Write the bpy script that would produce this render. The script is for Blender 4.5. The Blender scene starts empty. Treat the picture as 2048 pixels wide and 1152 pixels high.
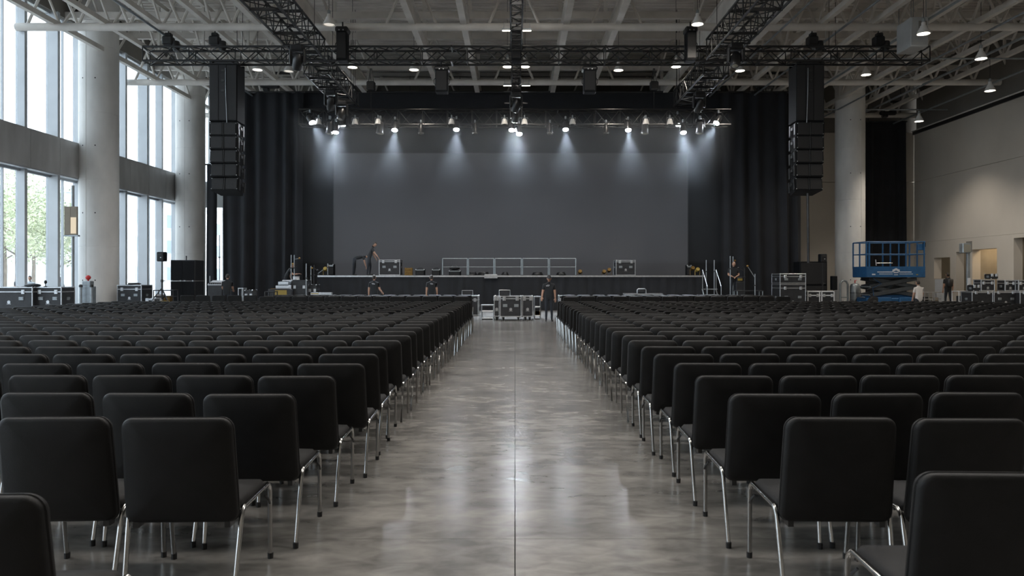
import bpy, math, random
from mathutils import Vector, Matrix, Euler
R = math.radians
random.seed(7)
S = bpy.context.scene
COL = S.collection
F, PX, PY, CH = 1500.0, 1030.0, 556.0, 1.6      # focal length in pixels, vanishing point, eye height

# ---------------------------------------------------------------- camera
cam = bpy.data.cameras.new('camera'); co = bpy.data.objects.new('camera', cam); COL.objects.link(co)
co.location = (0, 0, CH); co.rotation_euler = (R(90), 0, 0)
cam.sensor_width = 36; cam.lens = F*36/2048
cam.shift_x = (1024-PX)/2048; cam.shift_y = (PY-576)/2048
cam.clip_end = 500; cam.clip_start = 0.05
cam.dof.use_dof = True; cam.dof.focus_distance = 11.0; cam.dof.aperture_fstop = 4.5
S.camera = co
# ---------------------------------------------------------------- world, sun, overhead fill lights, exposure
W = bpy.data.worlds.new('sky'); S.world = W; W.use_nodes = True
bg = W.node_tree.nodes['Background']; bg.inputs[0].default_value = (.80, .90, 1.0, 1); bg.inputs[1].default_value = 6.5
def light(name, kind, loc, rot, energy, color=(1, 1, 1), **kw):
    l = bpy.data.lights.new(name, kind); l.energy = energy; l.color = color
    for k, v in kw.items(): setattr(l, k, v)
    o = bpy.data.objects.new(name, l); COL.objects.link(o); o.location = loc; o.rotation_euler = rot
    return o
light('sun', 'SUN', (0, 0, 60), Euler((0, R(28), R(-8))), 6.0, (1, .95, .88), angle=R(3))
# added overhead fill lights standing in for high-bay rows, out of view over chairs
FILL_XY = [(-8, 5), (8, 5), (-8, 14), (8, 14), (0, 9.5), (0, 22)]
for (x, y) in FILL_XY:
    light('overhead_fill', 'AREA', (x, y, 12.4), (0, 0, 0), 500, (1, .955, .90), shape='RECTANGLE', size=7, size_y=1.2)
po = light('window_portal', 'AREA', (-19.4, 20, 6.6), (0, R(-90), 0), 1, shape='RECTANGLE', size=13.4, size_y=54)
po.data.cycles.is_portal = True
S.view_settings.view_transform = 'Standard'; S.view_settings.look = 'None'
S.view_settings.exposure = 0.4; S.view_settings.gamma = 1.0; S.view_settings.use_curve_mapping = False
try:
    S.cycles.use_denoising = True
    S.cycles.max_bounces = 8; S.cycles.transparent_max_bounces = 16; S.cycles.sample_clamp_indirect = 4
    S.cycles.volume_bounces = 0; S.cycles.caustics_reflective = False; S.cycles.caustics_refractive = False
except Exception: pass

def P(px, py, z):                                 # point seen at a pixel, at a distance z down the hall
    return Vector(((px-PX)*z/F, z, CH-(py-PY)*z/F))
def X(px, z): return (px-PX)*z/F
def H(py, z): return CH-(py-PY)*z/F

# ---------------------------------------------------------------- materials
def mat(name, col, rough=.6, metal=0.0, var=.0, vscale=3.0, bump=0.0, bscale=40.0, spec=.5, sheen=0.0, emit=None, estr=0.0, stretch=None, coat=0.0):
    m = bpy.data.materials.new(name); m.use_nodes = True
    nt = m.node_tree; b = nt.nodes['Principled BSDF']
    b.inputs['Base Color'].default_value = (*col, 1); b.inputs['Roughness'].default_value = rough
    b.inputs['Metallic'].default_value = metal; b.inputs['Specular IOR Level'].default_value = spec
    if sheen: b.inputs['Sheen Weight'].default_value = sheen; b.inputs['Sheen Roughness'].default_value = .4
    if coat: b.inputs['Coat Weight'].default_value = coat
    if emit: b.inputs['Emission Color'].default_value = (*emit, 1); b.inputs['Emission Strength'].default_value = estr
    if var or bump:
        tc = nt.nodes.new('ShaderNodeTexCoord'); mp = nt.nodes.new('ShaderNodeMapping')
        nt.links.new(tc.outputs['Object'], mp.inputs[0])
        if stretch: mp.inputs['Scale'].default_value = stretch
    if var:
        n = nt.nodes.new('ShaderNodeTexNoise'); n.inputs['Scale'].default_value = vscale; n.inputs['Detail'].default_value = 5
        nt.links.new(mp.outputs[0], n.inputs['Vector'])
        r = nt.nodes.new('ShaderNodeMapRange'); r.inputs[1].default_value = .3; r.inputs[2].default_value = .7
        r.inputs[3].default_value = 1-var; r.inputs[4].default_value = 1+var
        nt.links.new(n.outputs[0], r.inputs[0])
        mx = nt.nodes.new('ShaderNodeMix'); mx.data_type = 'RGBA'; mx.blend_type = 'MULTIPLY'; mx.inputs[0].default_value = 1
        mx.inputs[6].default_value = (*col, 1); nt.links.new(r.outputs[0], mx.inputs[7]); nt.links.new(mx.outputs[2], b.inputs['Base Color'])
    if bump:
        n2 = nt.nodes.new('ShaderNodeTexNoise'); n2.inputs['Scale'].default_value = bscale; n2.inputs['Detail'].default_value = 3
        nt.links.new(mp.outputs[0], n2.inputs['Vector'])
        bp = nt.nodes.new('ShaderNodeBump'); bp.inputs['Strength'].default_value = bump; bp.inputs['Distance'].default_value = .01
        nt.links.new(n2.outputs[0], bp.inputs['Height']); nt.links.new(bp.outputs[0], b.inputs['Normal'])
    return m
M = {}
M['fabric'] = mat('black_fabric', (.0085, .0081, .0080), .50, var=.25, vscale=9, bump=.25, bscale=350, spec=.24, sheen=.02)
M['seatfab'] = mat('seat_fabric', (.014, .0135, .0135), .6, var=.2, vscale=9, bump=.25, bscale=350, spec=.2, sheen=.03)
M['chrome'] = mat('chrome', (.42, .415, .405), .16, 1.0)
M['rubber'] = mat('black_rubber', (.012, .012, .012), .7)
M['black'] = mat('black_metal', (.013, .013, .014), .42, var=.2, vscale=6)
M['blackgloss'] = mat('black_paint', (.012, .012, .013), .3)
M['darkalu'] = mat('dark_aluminium', (.055, .055, .055), .36, .9)
M['alu'] = mat('aluminium', (.56, .57, .59), .34, .9, var=.15, vscale=7)
M['steel'] = mat('galvanised_steel', (.34, .37, .39), .42, .7, var=.18, vscale=4)
M['paintsteel'] = mat('painted_roof_steel', (.70, .665, .62), .55, var=.12, vscale=1.2)
M['deck'] = mat('roof_deck', (.74, .70, .65), .6, var=.15, vscale=.7)
M['casepanel'] = mat('flight_case_panel', (.022, .023, .026), .5, var=.25, vscale=5, bump=.15, bscale=90)
M['speaker'] = mat('speaker_black', (.007, .0075, .009), .6, var=.2, vscale=8, spec=.15)
M['grille'] = mat('speaker_grille', (.006, .006, .007), .6, bump=.6, bscale=160)
M['curtain'] = mat('black_drape', (.011, .0122, .016), .85, var=.2, vscale=1.5, sheen=.05)
M['screen'] = mat('projection_screen', (.10, .10, .109), .8, var=.03, vscale=.3)
M['backblack'] = mat('stage_black_cloth', (.012, .0125, .014), .85, var=.08, vscale=.8)
M['wall'] = mat('beige_wall_panel', (.58, .53, .465), .75, var=.05, vscale=.5, bump=.05, bscale=12)
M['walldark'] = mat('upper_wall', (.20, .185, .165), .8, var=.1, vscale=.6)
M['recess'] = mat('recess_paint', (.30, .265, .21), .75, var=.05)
M['mullion'] = mat('window_mullion', (.46, .48, .50), .42, .25, var=.06, vscale=1)
M['fascia'] = mat('fascia_steel', (.50, .50, .495), .36, .3, var=.22, vscale=.9, stretch=(1, 1, .3))
M['soffit'] = mat('soffit_panel', (.62, .64, .66), .35, .3)
M['white'] = mat('white_paint', (.72, .73, .75), .5, var=.05)
M['lampwhite'] = mat('lamp_shade', (.75, .73, .70), .38, .0)
M['blue'] = mat('lift_blue', (.016, .085, .205), .42, var=.15, vscale=4)
M['liftgrey'] = mat('lift_arm_grey', (.055, .06, .065), .5, var=.2, vscale=5)
M['amber'] = mat('brass_amber', (.20, .115, .03), .4, .5, var=.3, vscale=14)
M['yellow'] = mat('yellow_cable', (.34, .24, .05), .5)
M['red'] = mat('red_paint', (.55, .03, .03), .45)
M['orange'] = mat('orange_plastic', (.75, .12, .04), .5)
M['skin'] = mat('skin', (.46, .27, .19), .55)
M['hair'] = mat('dark_hair', (.02, .014, .01), .6)
M['shirt'] = mat('black_shirt', (.014, .016, .019), .85, sheen=.1)
M['trousers'] = mat('dark_trousers', (.018, .022, .03), .85, sheen=.1)
M['shoes'] = mat('dark_shoes', (.012, .012, .012), .5)
M['whiteshirt'] = mat('white_shirt', (.62, .58, .55), .85)
M['eye'] = mat('eye', (.015, .012, .012), .3)
M['lip'] = mat('lip', (.30, .13, .10), .5)
M['hot'] = mat('lamp_lens_lit', (1, 1, 1), .3, emit=(.86, .92, 1.0), estr=150)
M['hotc'] = mat('lamp_lens_centre_lit', (1, 1, 1), .3, emit=(.86, .92, 1.0), estr=170)
M['warmhot'] = mat('high_bay_lit', (1, 1, 1), .3, emit=(1, .92, .80), estr=9)
M['dimhot'] = mat('high_bay_dim', (1, 1, 1), .3, emit=(1, .92, .80), estr=.5)
M['lens'] = mat('lamp_lens_dark', (.25, .24, .2), .1, spec=.8)
M['signface'] = mat('lit_sign_face', (.6, .5, .36), .5, emit=(1, .80, .55), estr=.35)
M['panelgrey'] = mat('control_panel', (.50, .52, .56), .4)
M['hvac'] = mat('air_unit_sheet', (.42, .43, .43), .5, .2, var=.06)
M['bark'] = mat('bark', (.23, .20, .17), .9, var=.2, vscale=4)
M['leaf'] = mat('leaf', (.58, .62, .44), .7, var=.25, vscale=.8)
M['facade'] = mat('pale_facade', (.66, .67, .68), .8, var=.05, vscale=.2)
M['facadebrown'] = mat('brown_facade', (.34, .27, .22), .8, var=.1)
M['farglass'] = mat('far_window_glass', (.22, .29, .35), .15, spec=.7)
M['ground'] = mat('plaza_paving', (.50, .50, .50), .8, var=.06, vscale=.3)

def glass_mat():
    m = bpy.data.materials.new('tinted_pane'); m.use_nodes = True; nt = m.node_tree; nt.nodes.clear()
    o = nt.nodes.new('ShaderNodeOutputMaterial'); t = nt.nodes.new('ShaderNodeBsdfTransparent'); t.inputs[0].default_value = (.60, .615, .62, 1)
    g = nt.nodes.new('ShaderNodeBsdfGlossy'); g.inputs['Roughness'].default_value = .03; g.inputs[0].default_value = (.9, .95, 1, 1)
    f = nt.nodes.new('ShaderNodeFresnel'); gm = nt.nodes.new('ShaderNodeNewGeometry'); mr = nt.nodes.new('ShaderNodeMapRange')
    mr.inputs[3].default_value = 1.4; mr.inputs[4].default_value = 1/1.4; nt.links.new(gm.outputs['Backfacing'], mr.inputs[0]); nt.links.new(mr.outputs[0], f.inputs[0])
    x = nt.nodes.new('ShaderNodeMixShader'); nt.links.new(f.outputs[0], x.inputs[0]); nt.links.new(t.outputs[0], x.inputs[1]); nt.links.new(g.outputs[0], x.inputs[2])
    nt.links.new(x.outputs[0], o.inputs[0]); return m
M['glass'] = glass_mat()

def floor_mat():
    m = bpy.data.materials.new('polished_concrete'); m.use_nodes = True; nt = m.node_tree; b = nt.nodes['Principled BSDF']
    N = nt.nodes.new; L = nt.links.new
    tc = N('ShaderNodeTexCoord')
    def noise(sc, det, st, dist=0.0):
        mp = N('ShaderNodeMapping'); mp.inputs['Scale'].default_value = st; L(tc.outputs['Object'], mp.inputs[0])
        n = N('ShaderNodeTexNoise'); n.inputs['Scale'].default_value = sc; n.inputs['Detail'].default_value = det; n.inputs['Distortion'].default_value = dist
        L(mp.outputs[0], n.inputs['Vector']); return n
    n1 = noise(1.5, 9, (1, 1.25, 1), .7); n2 = noise(6.5, 8, (.7, 1.3, 1), .6); n3 = noise(.35, 3, (1, 1, 1))
    cr = N('ShaderNodeValToRGB'); e = cr.color_ramp.elements
    e[0].position = .36; e[0].color = (.112, .107, .100, 1); e[1].position = .70; e[1].color = (.275, .259, .238, 1)
    ad = N('ShaderNodeMath'); ad.operation = 'MULTIPLY_ADD'; L(n2.outputs[0], ad.inputs[0]); ad.inputs[1].default_value = .45
    sb = N('ShaderNodeMath'); sb.operation = 'MULTIPLY_ADD'; L(n1.outputs[0], sb.inputs[0]); sb.inputs[1].default_value = .62; sb.inputs[2].default_value = -.04
    L(sb.outputs[0], ad.inputs[2]); L(ad.outputs[0], cr.inputs[0])
    mx = N('ShaderNodeMix'); mx.data_type = 'RGBA'; mx.blend_type = 'MULTIPLY'; mx.inputs[0].default_value = .6
    L(cr.outputs[0], mx.inputs[6]); r3 = N('ShaderNodeMapRange'); r3.inputs[1].default_value = .3; r3.inputs[2].default_value = .7; r3.inputs[3].default_value = .75; r3.inputs[4].default_value = 1.2
    L(n3.outputs[0], r3.inputs[0]); L(r3.outputs[0], mx.inputs[7]); L(mx.outputs[2], b.inputs['Base Color'])
    rr = N('ShaderNodeMapRange'); rr.inputs[1].default_value = .3; rr.inputs[2].default_value = .7; rr.inputs[3].default_value = .20; rr.inputs[4].default_value = .26
    L(n2.outputs[0], rr.inputs[0]); L(rr.outputs[0], b.inputs['Roughness'])
    b.inputs['Specular IOR Level'].default_value = 1.0
    return m
M['floor'] = floor_mat()

def concrete_mat():
    m = mat('fair_faced_concrete', (.74, .725, .70), .7, var=.16, vscale=.9, bump=.12, bscale=14, stretch=(1, 1, .45))
    return m
M['concrete'] = concrete_mat()

# ---------------------------------------------------------------- mesh helpers
class MB:
    def __init__(s): s.v = []; s.f = []; s.m = []; s.k = 0
    def add(s, vs, fs):
        b = len(s.v); s.v.extend([tuple(v) for v in vs]); s.f.extend([tuple(i+b for i in f) for f in fs]); s.m.extend([s.k]*len(fs)); return s
    def box(s, c, d, rot=None):
        hx, hy, hz = d[0]/2, d[1]/2, d[2]/2
        vs = [Vector((x*hx, y*hy, z*hz)) for x in (-1, 1) for y in (-1, 1) for z in (-1, 1)]
        if rot is not None: vs = [rot @ v for v in vs]
        c = Vector(c)
        return s.add([v+c for v in vs], [(0, 1, 3, 2), (4, 6, 7, 5), (0, 4, 5, 1), (2, 3, 7, 6), (0, 2, 6, 4), (1, 5, 7, 3)])
    def bb(s, a, b):
        return s.box([(a[i]+b[i])/2 for i in range(3)], [abs(b[i]-a[i]) for i in range(3)])
    def cbox(s, c, d, e=.01, rot=None):              # box with chamfered edges
        hx, hy, hz = d[0]/2, d[1]/2, d[2]/2; e = min(e, hx*.9, hy*.9, hz*.9)
        vs = []; ix = {}
        for sx in (-1, 1):
            for sy in (-1, 1):
                for sz in (-1, 1):
                    for ax in range(3):
                        p = [sx*(hx-e), sy*(hy-e), sz*(hz-e)]; p[ax] = (sx*hx, sy*hy, sz*hz)[ax]
                        ix[(sx, sy, sz, ax)] = len(vs); vs.append(Vector(p))
        fs = []
        for ax in range(3):
            a, b = (ax+1) % 3, (ax+2) % 3
            for sg in (-1, 1):
                q = []
                for (u, w) in ((-1, -1), (1, -1), (1, 1), (-1, 1)):
                    t = [0, 0, 0]; t[ax] = sg; t[a] = u; t[b] = w; q.append(ix[(*t, ax)])
                fs.append(q if sg > 0 else q[::-1])
        for ax in range(3):
            a, b = (ax+1) % 3, (ax+2) % 3
            for u in (-1, 1):
                for w in (-1, 1):
                    t0 = [0, 0, 0]; t1 = [0, 0, 0]; t0[ax] = -1; t1[ax] = 1; t0[a] = t1[a] = u; t0[b] = t1[b] = w
                    q = [ix[(*t0, a)], ix[(*t1, a)], ix[(*t1, b)], ix[(*t0, b)]]
                    fs.append(q if u*w < 0 else q[::-1])
        for sx in (-1, 1):
            for sy in (-1, 1):
                for sz in (-1, 1):
                    q = [ix[(sx, sy, sz, 0)], ix[(sx, sy, sz, 1)], ix[(sx, sy, sz, 2)]]
                    fs.append(q if sx*sy*sz > 0 else q[::-1])
        if rot is not None: vs = [rot @ v for v in vs]
        c = Vector(c); return s.add([v+c for v in vs], fs)
    def tube(s, pts, r, n=8, closed=False, r2=None):
        pts = [Vector(p) for p in pts]; N_ = len(pts); rings = []; up = None
        for i, p in enumerate(pts):
            if closed: d = (pts[(i+1) % N_]-pts[i-1])
            else: d = pts[min(i+1, N_-1)]-pts[max(i-1, 0)]
            d.normalize()
            if up is None:
                up = Vector((0, 0, 1)) if abs(d.z) < .9 else Vector((1, 0, 0))
            a = d.cross(up); a.normalize(); b = a.cross(d); up = b
            rr = r if not hasattr(r, '__len__') else r[i]
            rings.append([p+a*math.cos(2*math.pi*j/n)*rr+b*math.sin(2*math.pi*j/n)*rr for j in range(n)])
        vs = [v for q in rings for v in q]; fs = []
        for i in range(N_ if closed else N_-1):
            k = (i+1) % N_
            for j in range(n):
                fs.append((i*n+j, i*n+(j+1) % n, k*n+(j+1) % n, k*n+j))
        if not closed: fs.append(tuple(range(n))[::-1]); fs.append(tuple((N_-1)*n+j for j in range(n)))
        return s.add(vs, fs)
    def lathe(s, prof, n=16, mx=None):               # (radius, height) profile about z
        vs = []; fs = []; m_ = len(prof)
        for (r, z) in prof:
            for j in range(n):
                a = 2*math.pi*j/n; v = Vector((r*math.cos(a), r*math.sin(a), z)); vs.append(mx @ v if mx is not None else v)
        for i in range(m_-1):
            for j in range(n): fs.append((i*n+j, i*n+(j+1) % n, (i+1)*n+(j+1) % n, (i+1)*n+j))
        if prof[0][0] > 1e-6: fs.append(tuple(range(n))[::-1])
        if prof[-1][0] > 1e-6: fs.append(tuple((m_-1)*n+j for j in range(n)))
        return s.add(vs, fs)
    def ball(s, c, r, nu=10, nv=6):
        r = r if hasattr(r, '__len__') else (r, r, r); c = Vector(c)
        pr = [(math.sin(math.pi*i/nv), -math.cos(math.pi*i/nv)) for i in range(nv+1)]; pr[0] = (1e-7, -1); pr[-1] = (1e-7, 1)
        return s.lathe(pr, nu, Matrix.Translation(c) @ Matrix.Diagonal((r[0], r[1], r[2], 1)))
    def prism(s, poly, mapf, a, b):                  # extrude a 2-D outline; mapf(u, v, t) -> point
        n = len(poly); vs = [mapf(u, v, a) for u, v in poly]+[mapf(u, v, b) for u, v in poly]
        fs = [tuple(range(n))[::-1], tuple(range(n, 2*n))]+[(i, (i+1) % n, n+(i+1) % n, n+i) for i in range(n)]
        return s.add(vs, fs)
    def data(s, name, mats, smooth=False, ang=40):
        me = bpy.data.meshes.new(name); me.from_pydata(s.v, [], s.f)
        for m in (mats if isinstance(mats, (list, tuple)) else [mats]): me.materials.append(m)
        if any(s.m): me.polygons.foreach_set('material_index', s.m)
        if smooth:
            me.polygons.foreach_set('use_smooth', [True]*len(me.polygons)); me.set_sharp_from_angle(angle=R(ang))
        me.update(); return me

def ob(name, data, parent=None, loc=(0, 0, 0), rot=None, label=None, kind=None):
    o = bpy.data.objects.new(name, data); COL.objects.link(o); o.location = loc
    if rot is not None: o.rotation_euler = rot
    if parent is not None: o.parent = parent
    if label: o['label'] = label
    if kind: o['kind'] = kind
    return o
def thing(name, label, cat, loc=(0, 0, 0), rotz=0.0, group=None, kind=None):
    o = ob(name, None, None, loc, (0, 0, rotz)); o['label'] = label; o['category'] = cat
    if group: o['group'] = group
    if kind: o['kind'] = kind
    return o
def tag(o, label, cat, group=None):
    o['label'] = label; o['category'] = cat
    if group: o['group'] = group
    return o
def struct(name, data=None, loc=(0, 0, 0)):
    return ob(name, data, None, loc, kind='structure')
def copy_tree(o, parent=None):
    c = o.copy(); COL.objects.link(c); c.parent = parent
    for ch in o.children: copy_tree(ch, c)
    return c
def bx(name, a, b, m, parent=None, label=None, e=0.0):
    mb = MB()
    if e: mb.cbox([(a[i]+b[i])/2 for i in range(3)], [abs(b[i]-a[i]) for i in range(3)], e)
    else: mb.bb(a, b)
    return ob(name, mb.data(name, m), parent, label=label)
def tb(name, pts, r, m, parent=None, n=8, label=None):
    return ob(name, MB().tube(pts, r, n).data(name, m, True), parent, label=label)
ORD = ['first', 'second', 'third', 'fourth', 'fifth', 'sixth', 'seventh', 'eighth', 'ninth', 'tenth', 'eleventh', 'twelfth', 'thirteenth', 'fourteenth', 'fifteenth', 'sixteenth', 'seventeenth', 'eighteenth', 'nineteenth', 'twentieth', 'twenty-first', 'twenty-second', 'twenty-third', 'twenty-fourth', 'twenty-fifth', 'twenty-sixth', 'twenty-seventh', 'twenty-eighth', 'twenty-ninth', 'thirtieth']
# ================================================================ SETTING
XL, XR, YB, YF = -20.0, 25.0, 47.0, -8.0
# floor slabs with sawn joints
fl = struct('floor', MB().bb((XL-.5, YF-.5, -.30), (XR+3.5, YB+.5, -.02)).data('floor', M['rubber']))
xs = [XL-.4, -13.0, -6.5, 0.0, 6.5, 13.0, 19.5, XR+3.4]; ys = [YF-.4, -.6, 4.6, 9.8, 15.0, 20.2, 25.4, 30.6, 35.8, 41.0, YB+.4]
for i in range(len(xs)-1):
    for j in range(len(ys)-1):
        g = .003
        bx('slab', (xs[i]+g, ys[j]+.0015, -.05), (xs[i+1]-g, ys[j+1]-.0015, 0), M['floor'], fl)

# ---- glazed wall on the window side
wl = struct('wall_left')
ks = [-6, 0, 6, 12, 18, 22.4, 26.3, 28.25]+[28.25+1.95*k for k in range(1, 10)]+[46.9]
ys_w = sorted(set(round(v, 3) for v in ks))
HB0, HB1, HT = 6.0, 7.62, 13.0
n = 0
for a, b in zip(ys_w[:-1], ys_w[1:]):
    n += 1; w = struct('window_%d' % n, None, (XL, 0, 0))
    for (z0, z1) in ((0.12, HB0), (HB1, HT)):
        bx('pane', (-.012, a+.03, z0+.06), (.012, b-.03, z1-.06), M['glass'], w)
        bx('rail', (-.06, a+.04, z0), (.10, b-.04, z0+.09), M['mullion'], w)
        bx('rail', (-.06, a+.04, z1-.09), (.10, b-.04, z1), M['mullion'], w)
        thick = (n % 2 == 0)
        dd = .40 if thick else .26
        bx('mullion', (-.08, a-.05, z0), (dd, a+.05, z1), M['mullion'], w)
        bx('mullion_cap', (dd, a-.085, z0), (dd+.05, a+.085, z1), M['mullion'], w)
        if thick: bx('mullion', (-.05, (a+b)/2-.02, z0), (.06, (a+b)/2+.02, z1), M['mullion'], w)
    bx('panel', (XL-.05, a+.012, HB0+.05), (XL+.50, b-.012, HB1), M['fascia'], wl)
    bx('panel', (XL-.05, a+.012, HB0), (XL+.46, b-.012, HB0+.045), M['soffit'], wl)
bx('core', (XL-.12, YF, HB0+.03), (XL-.06, YB, HB1-.03), M['fascia'], wl)
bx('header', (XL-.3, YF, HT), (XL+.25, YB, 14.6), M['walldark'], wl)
bx('kerb', (XL-.3, YF, -.02), (XL+.1, YB, .12), M['mullion'], wl)
# ---- wall behind the stage, with a glazed strip at the window end
wb = struct('wall_back')
bx('panel', (-17.4, YB, 0), (6, YB+.3, 10.7), M['wall'], wb)
for (a, b) in ((6.02, 15.6), (15.62, XR)):
    bx('panel', (a, YB, 7.62), (b, YB+.3, 10.7), M['wall'], wb)
    bx('panel', (a, YB, 0), (b, YB+.3, 7.59), M['wall'], wb)
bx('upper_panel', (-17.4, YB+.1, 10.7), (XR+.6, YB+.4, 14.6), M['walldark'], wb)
bx('core', (-17.3, YB+.31, 0), (XR+.3, YB+.4, 10.7), M['walldark'], wb)
bx('header', (XL, YB, HT), (-17.4, YB+.3, 14.6), M['walldark'], wb)
w = struct('window_%d' % (n+1))
for (z0, z1) in ((0.1, HB0), (HB1, HT)):
    bx('pane', (XL+.1, YB+.05, z0), (-17.4, YB+.075, z1), M['glass'], w)
for x in (XL+.15, -19.1, -18.2, -17.45):
    bx('mullion', (x-.05, YB-.2, 0), (x+.05, YB+.1, HT), M['mullion'], w)
bx('panel', (XL+.1, YB-.15, HB0), (-17.4, YB+.1, HB1), M['fascia'], w)
# ---- beige wall with its openings
wr = struct('wall_right'); T = .45
OP = [(36.3, 37.6, 0, 3.6), (38.9, 41.0, 0, 3.15), (41.2, 42.5, 0, 3.08), (43.1, 44.75, 1.57, 2.8)]
def wseg(y0, y1, z0, z1): bx('panel', (XR, y0+.008, z0+.008), (XR+T, y1-.008, z1-.008), M['wall'], wr)
for a, b in ((-8, 8), (8, 20), (20, 33.5), (33.5, 47)): wseg(a, b, 7.6, 10.7); wseg(a, b, 3.8, 7.6)
wseg(-8, 8, 0, 3.8); wseg(8, 20, 0, 3.8); wseg(20, 33.5, 0, 3.8)
e = 33.5
for (a, b, z0, z1) in OP:
    bx('panel', (XR, e, 0), (XR+T, a, 3.8), M['wall'], wr)
    bx('panel', (XR, a, z1), (XR+T, b, 3.8), M['wall'], wr)
    if z0 > 0: bx('panel', (XR, a, 0), (XR+T, b, z0), M['wall'], wr)
    e = b
bx('panel', (XR, e, 0), (XR+T, 47, 3.8), M['wall'], wr)
bx('notch_panel', (XR-.012, 41.02, 3.02), (XR+.05, 41.55, 3.62), M['walldark'], wr)
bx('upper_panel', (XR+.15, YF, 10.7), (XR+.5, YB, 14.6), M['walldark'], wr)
bx('core', (XR+.2, YF, 3.85), (XR+T+.1, YB, 10.7), M['walldark'], wr)
tr = struct('trim_1', MB().bb((XR-.10, YF, 10.55), (XR+.05, YB, 10.74)).data('trim', M['black']))
bx('ledge', (XR-.16, YF, 10.74), (XR+.16, YB, 10.80), M['paintsteel'], tr)
# recesses behind the openings
rc = struct('wall_recess')
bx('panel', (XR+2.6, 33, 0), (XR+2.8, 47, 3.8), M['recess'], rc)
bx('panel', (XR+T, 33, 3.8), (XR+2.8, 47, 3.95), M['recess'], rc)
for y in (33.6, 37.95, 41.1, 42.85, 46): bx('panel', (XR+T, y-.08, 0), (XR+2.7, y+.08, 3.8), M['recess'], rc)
light('recess_light', 'AREA', (XR+1.2, 39.9, 3.6), (0, 0, 0), 30, (1, .76, .48), size=.9)
for yy in (37.0, 41.9, 43.9): light('recess_light', 'AREA', (XR+1.5, yy, 3.6), (0, 0, 0), 7, (1, .88, .72), size=.7)  # dim lights without fittings, added to brighten the other dark openings
d = struct('door_1', None, (XR-.02, 43.95, 0))
bx('leaf', (-.03, -.62, .02), (.015, .62, 1.52), M['white'], d); bx('door_handle', (-.08, -.5, .9), (-.03, -.46, 1.05), M['steel'], d)
# wall behind the camera
wf = struct('wall_front', MB().bb((XL, YF-.4, 0), (XR, YF, 14.6)).data('wall', M['wall']))

# ---------------------------------------------------------------- roof
ce = struct('ceiling')
mb = MB(); pr = []
y = YF-.2
while y < YB+.5:
    pr += [(y, 0), (y+.18, 0), (y+.21, .10), (y+.32, .10)]; y += .35
vs = []; fs = []
for (yy, zz) in pr: vs += [(XL-.4, yy, 14.45+zz), (XR+.6, yy, 14.45+zz)]
for i in range(len(pr)-1): fs.append((2*i, 2*i+1, 2*i+3, 2*i+2))
mb.add(vs, fs); mb.bb((XL-.4, YF-.4, 14.60), (XR+.6, YB+.6, 14.8))
ob('deck', mb.data('deck', M['deck']), ce)
LC, TC = 11.70, 14.1
Y0B, Y1B = 14.0, 46.9
# deep beams running down the hall
solid = MB(); solid.bb((-.125, Y0B, 0), (.125, Y1B, .07)); solid.bb((-.035, Y0B, .07), (.035, Y1B, .75)); solid.bb((-.11, Y0B, .75), (.11, Y1B, .81))
solid_d = solid.data('beam', M['paintsteel'])
post_d = MB().bb((-.09, -.09, 0), (.09, .09, TC-LC-.78)).data('post', M['paintsteel'])
och = MB(); och.bb((-.10, Y0B, 0), (.10, Y1B, .20)); och.bb((-.10, Y0B, TC-LC-.05), (.10, Y1B, TC-LC+.15)); och_d = och.data('beam', M['paintsteel'])
def brace_data(dx, dy, dz, r, m, name='brace', n=6): return MB().tube([(0, 0, 0), (dx, dy, dz)], r, n).data(name, m, True)
h = TC-LC
up_d = brace_data(0, 2.0, h-.05, .055, M['paintsteel']); dn_d = brace_data(0, 2.0, -(h-.05), .055, M['paintsteel'])
pst_d = MB().bb((-.05, -.05, 0), (.05, .05, h)).data('post', M['paintsteel'])
for k in list(range(-9, 0))+list(range(1, 12)):
    x = 2.05*k
    if abs(k) == 3: continue
    if abs(k) <= 5:
        o = ob('beam', solid_d, ce, (x, 0, LC))
        for yy in (18, 22, 26, 34, 42): ob('post', post_d, o, (0, yy, .80))
    else:
        o = ob('beam', och_d, ce, (x, 0, LC+.02))
        for q in range(8):
            yy = 14.3+4.05*q
            ob('brace', up_d, o, (0, yy, .1)); ob('brace', dn_d, o, (0, yy+2.02, h-.02))
            if q % 2: ob('post', pst_d, o, (0, yy, .05))
# cross trusses
for yy in (22.0, 30.0, 38.5, 46.3):
    o = ob('cross_beam', MB().tube([(XL+.05, 0, 0), (XR-.1, 0, 0)], .155, 10).data('cross_beam', M['paintsteel'], True), ce, (0, yy, LC-.06))
    ob('top_chord', MB().bb((XL+.3, -.1, TC-LC), (XR-.1, .1, TC-LC+.2)).data('top_chord', M['paintsteel']), o)
    du = brace_data(1.0, 0, h-.1, .06, M['paintsteel']); dd_ = brace_data(1.0, 0, -(h-.1), .06, M['paintsteel'])
    for k in range(22):
        x = -19.5+2.05*k
        if k % 2 or abs(x) > 9: ob('brace', du, o, (x, 0, .1)); ob('brace', dd_, o, (x+1.02, 0, h-.02))
for i, yy in enumerate((25.6, 28.0, 33.0, 35.8, 41.2, 43.8)):
    bx('purlin', (XL+.2, yy-.09, 13.0), (XR, yy+.09, 13.28), M['paintsteel'], ce)
# thin service pipes along the roof
for (x, z, r) in ((12.9, 11.45, .045), (15.6, 11.35, .05), (18.4, 11.2, .045), (20.9, 11.5, .06), (23.4, 11.15, .05), (-14.2, 11.45, .05), (10.6, 11.5, .04)):
    tb('service_pipe', [(x, 14, z), (x, 46.8, z)], r, M['steel'], ce)
for (y, z) in ((33.5, 11.4), (43.0, 11.25)): tb('service_pipe', [(12.3, y, z), (24.8, y, z)], .04, M['steel'], ce)

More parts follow.
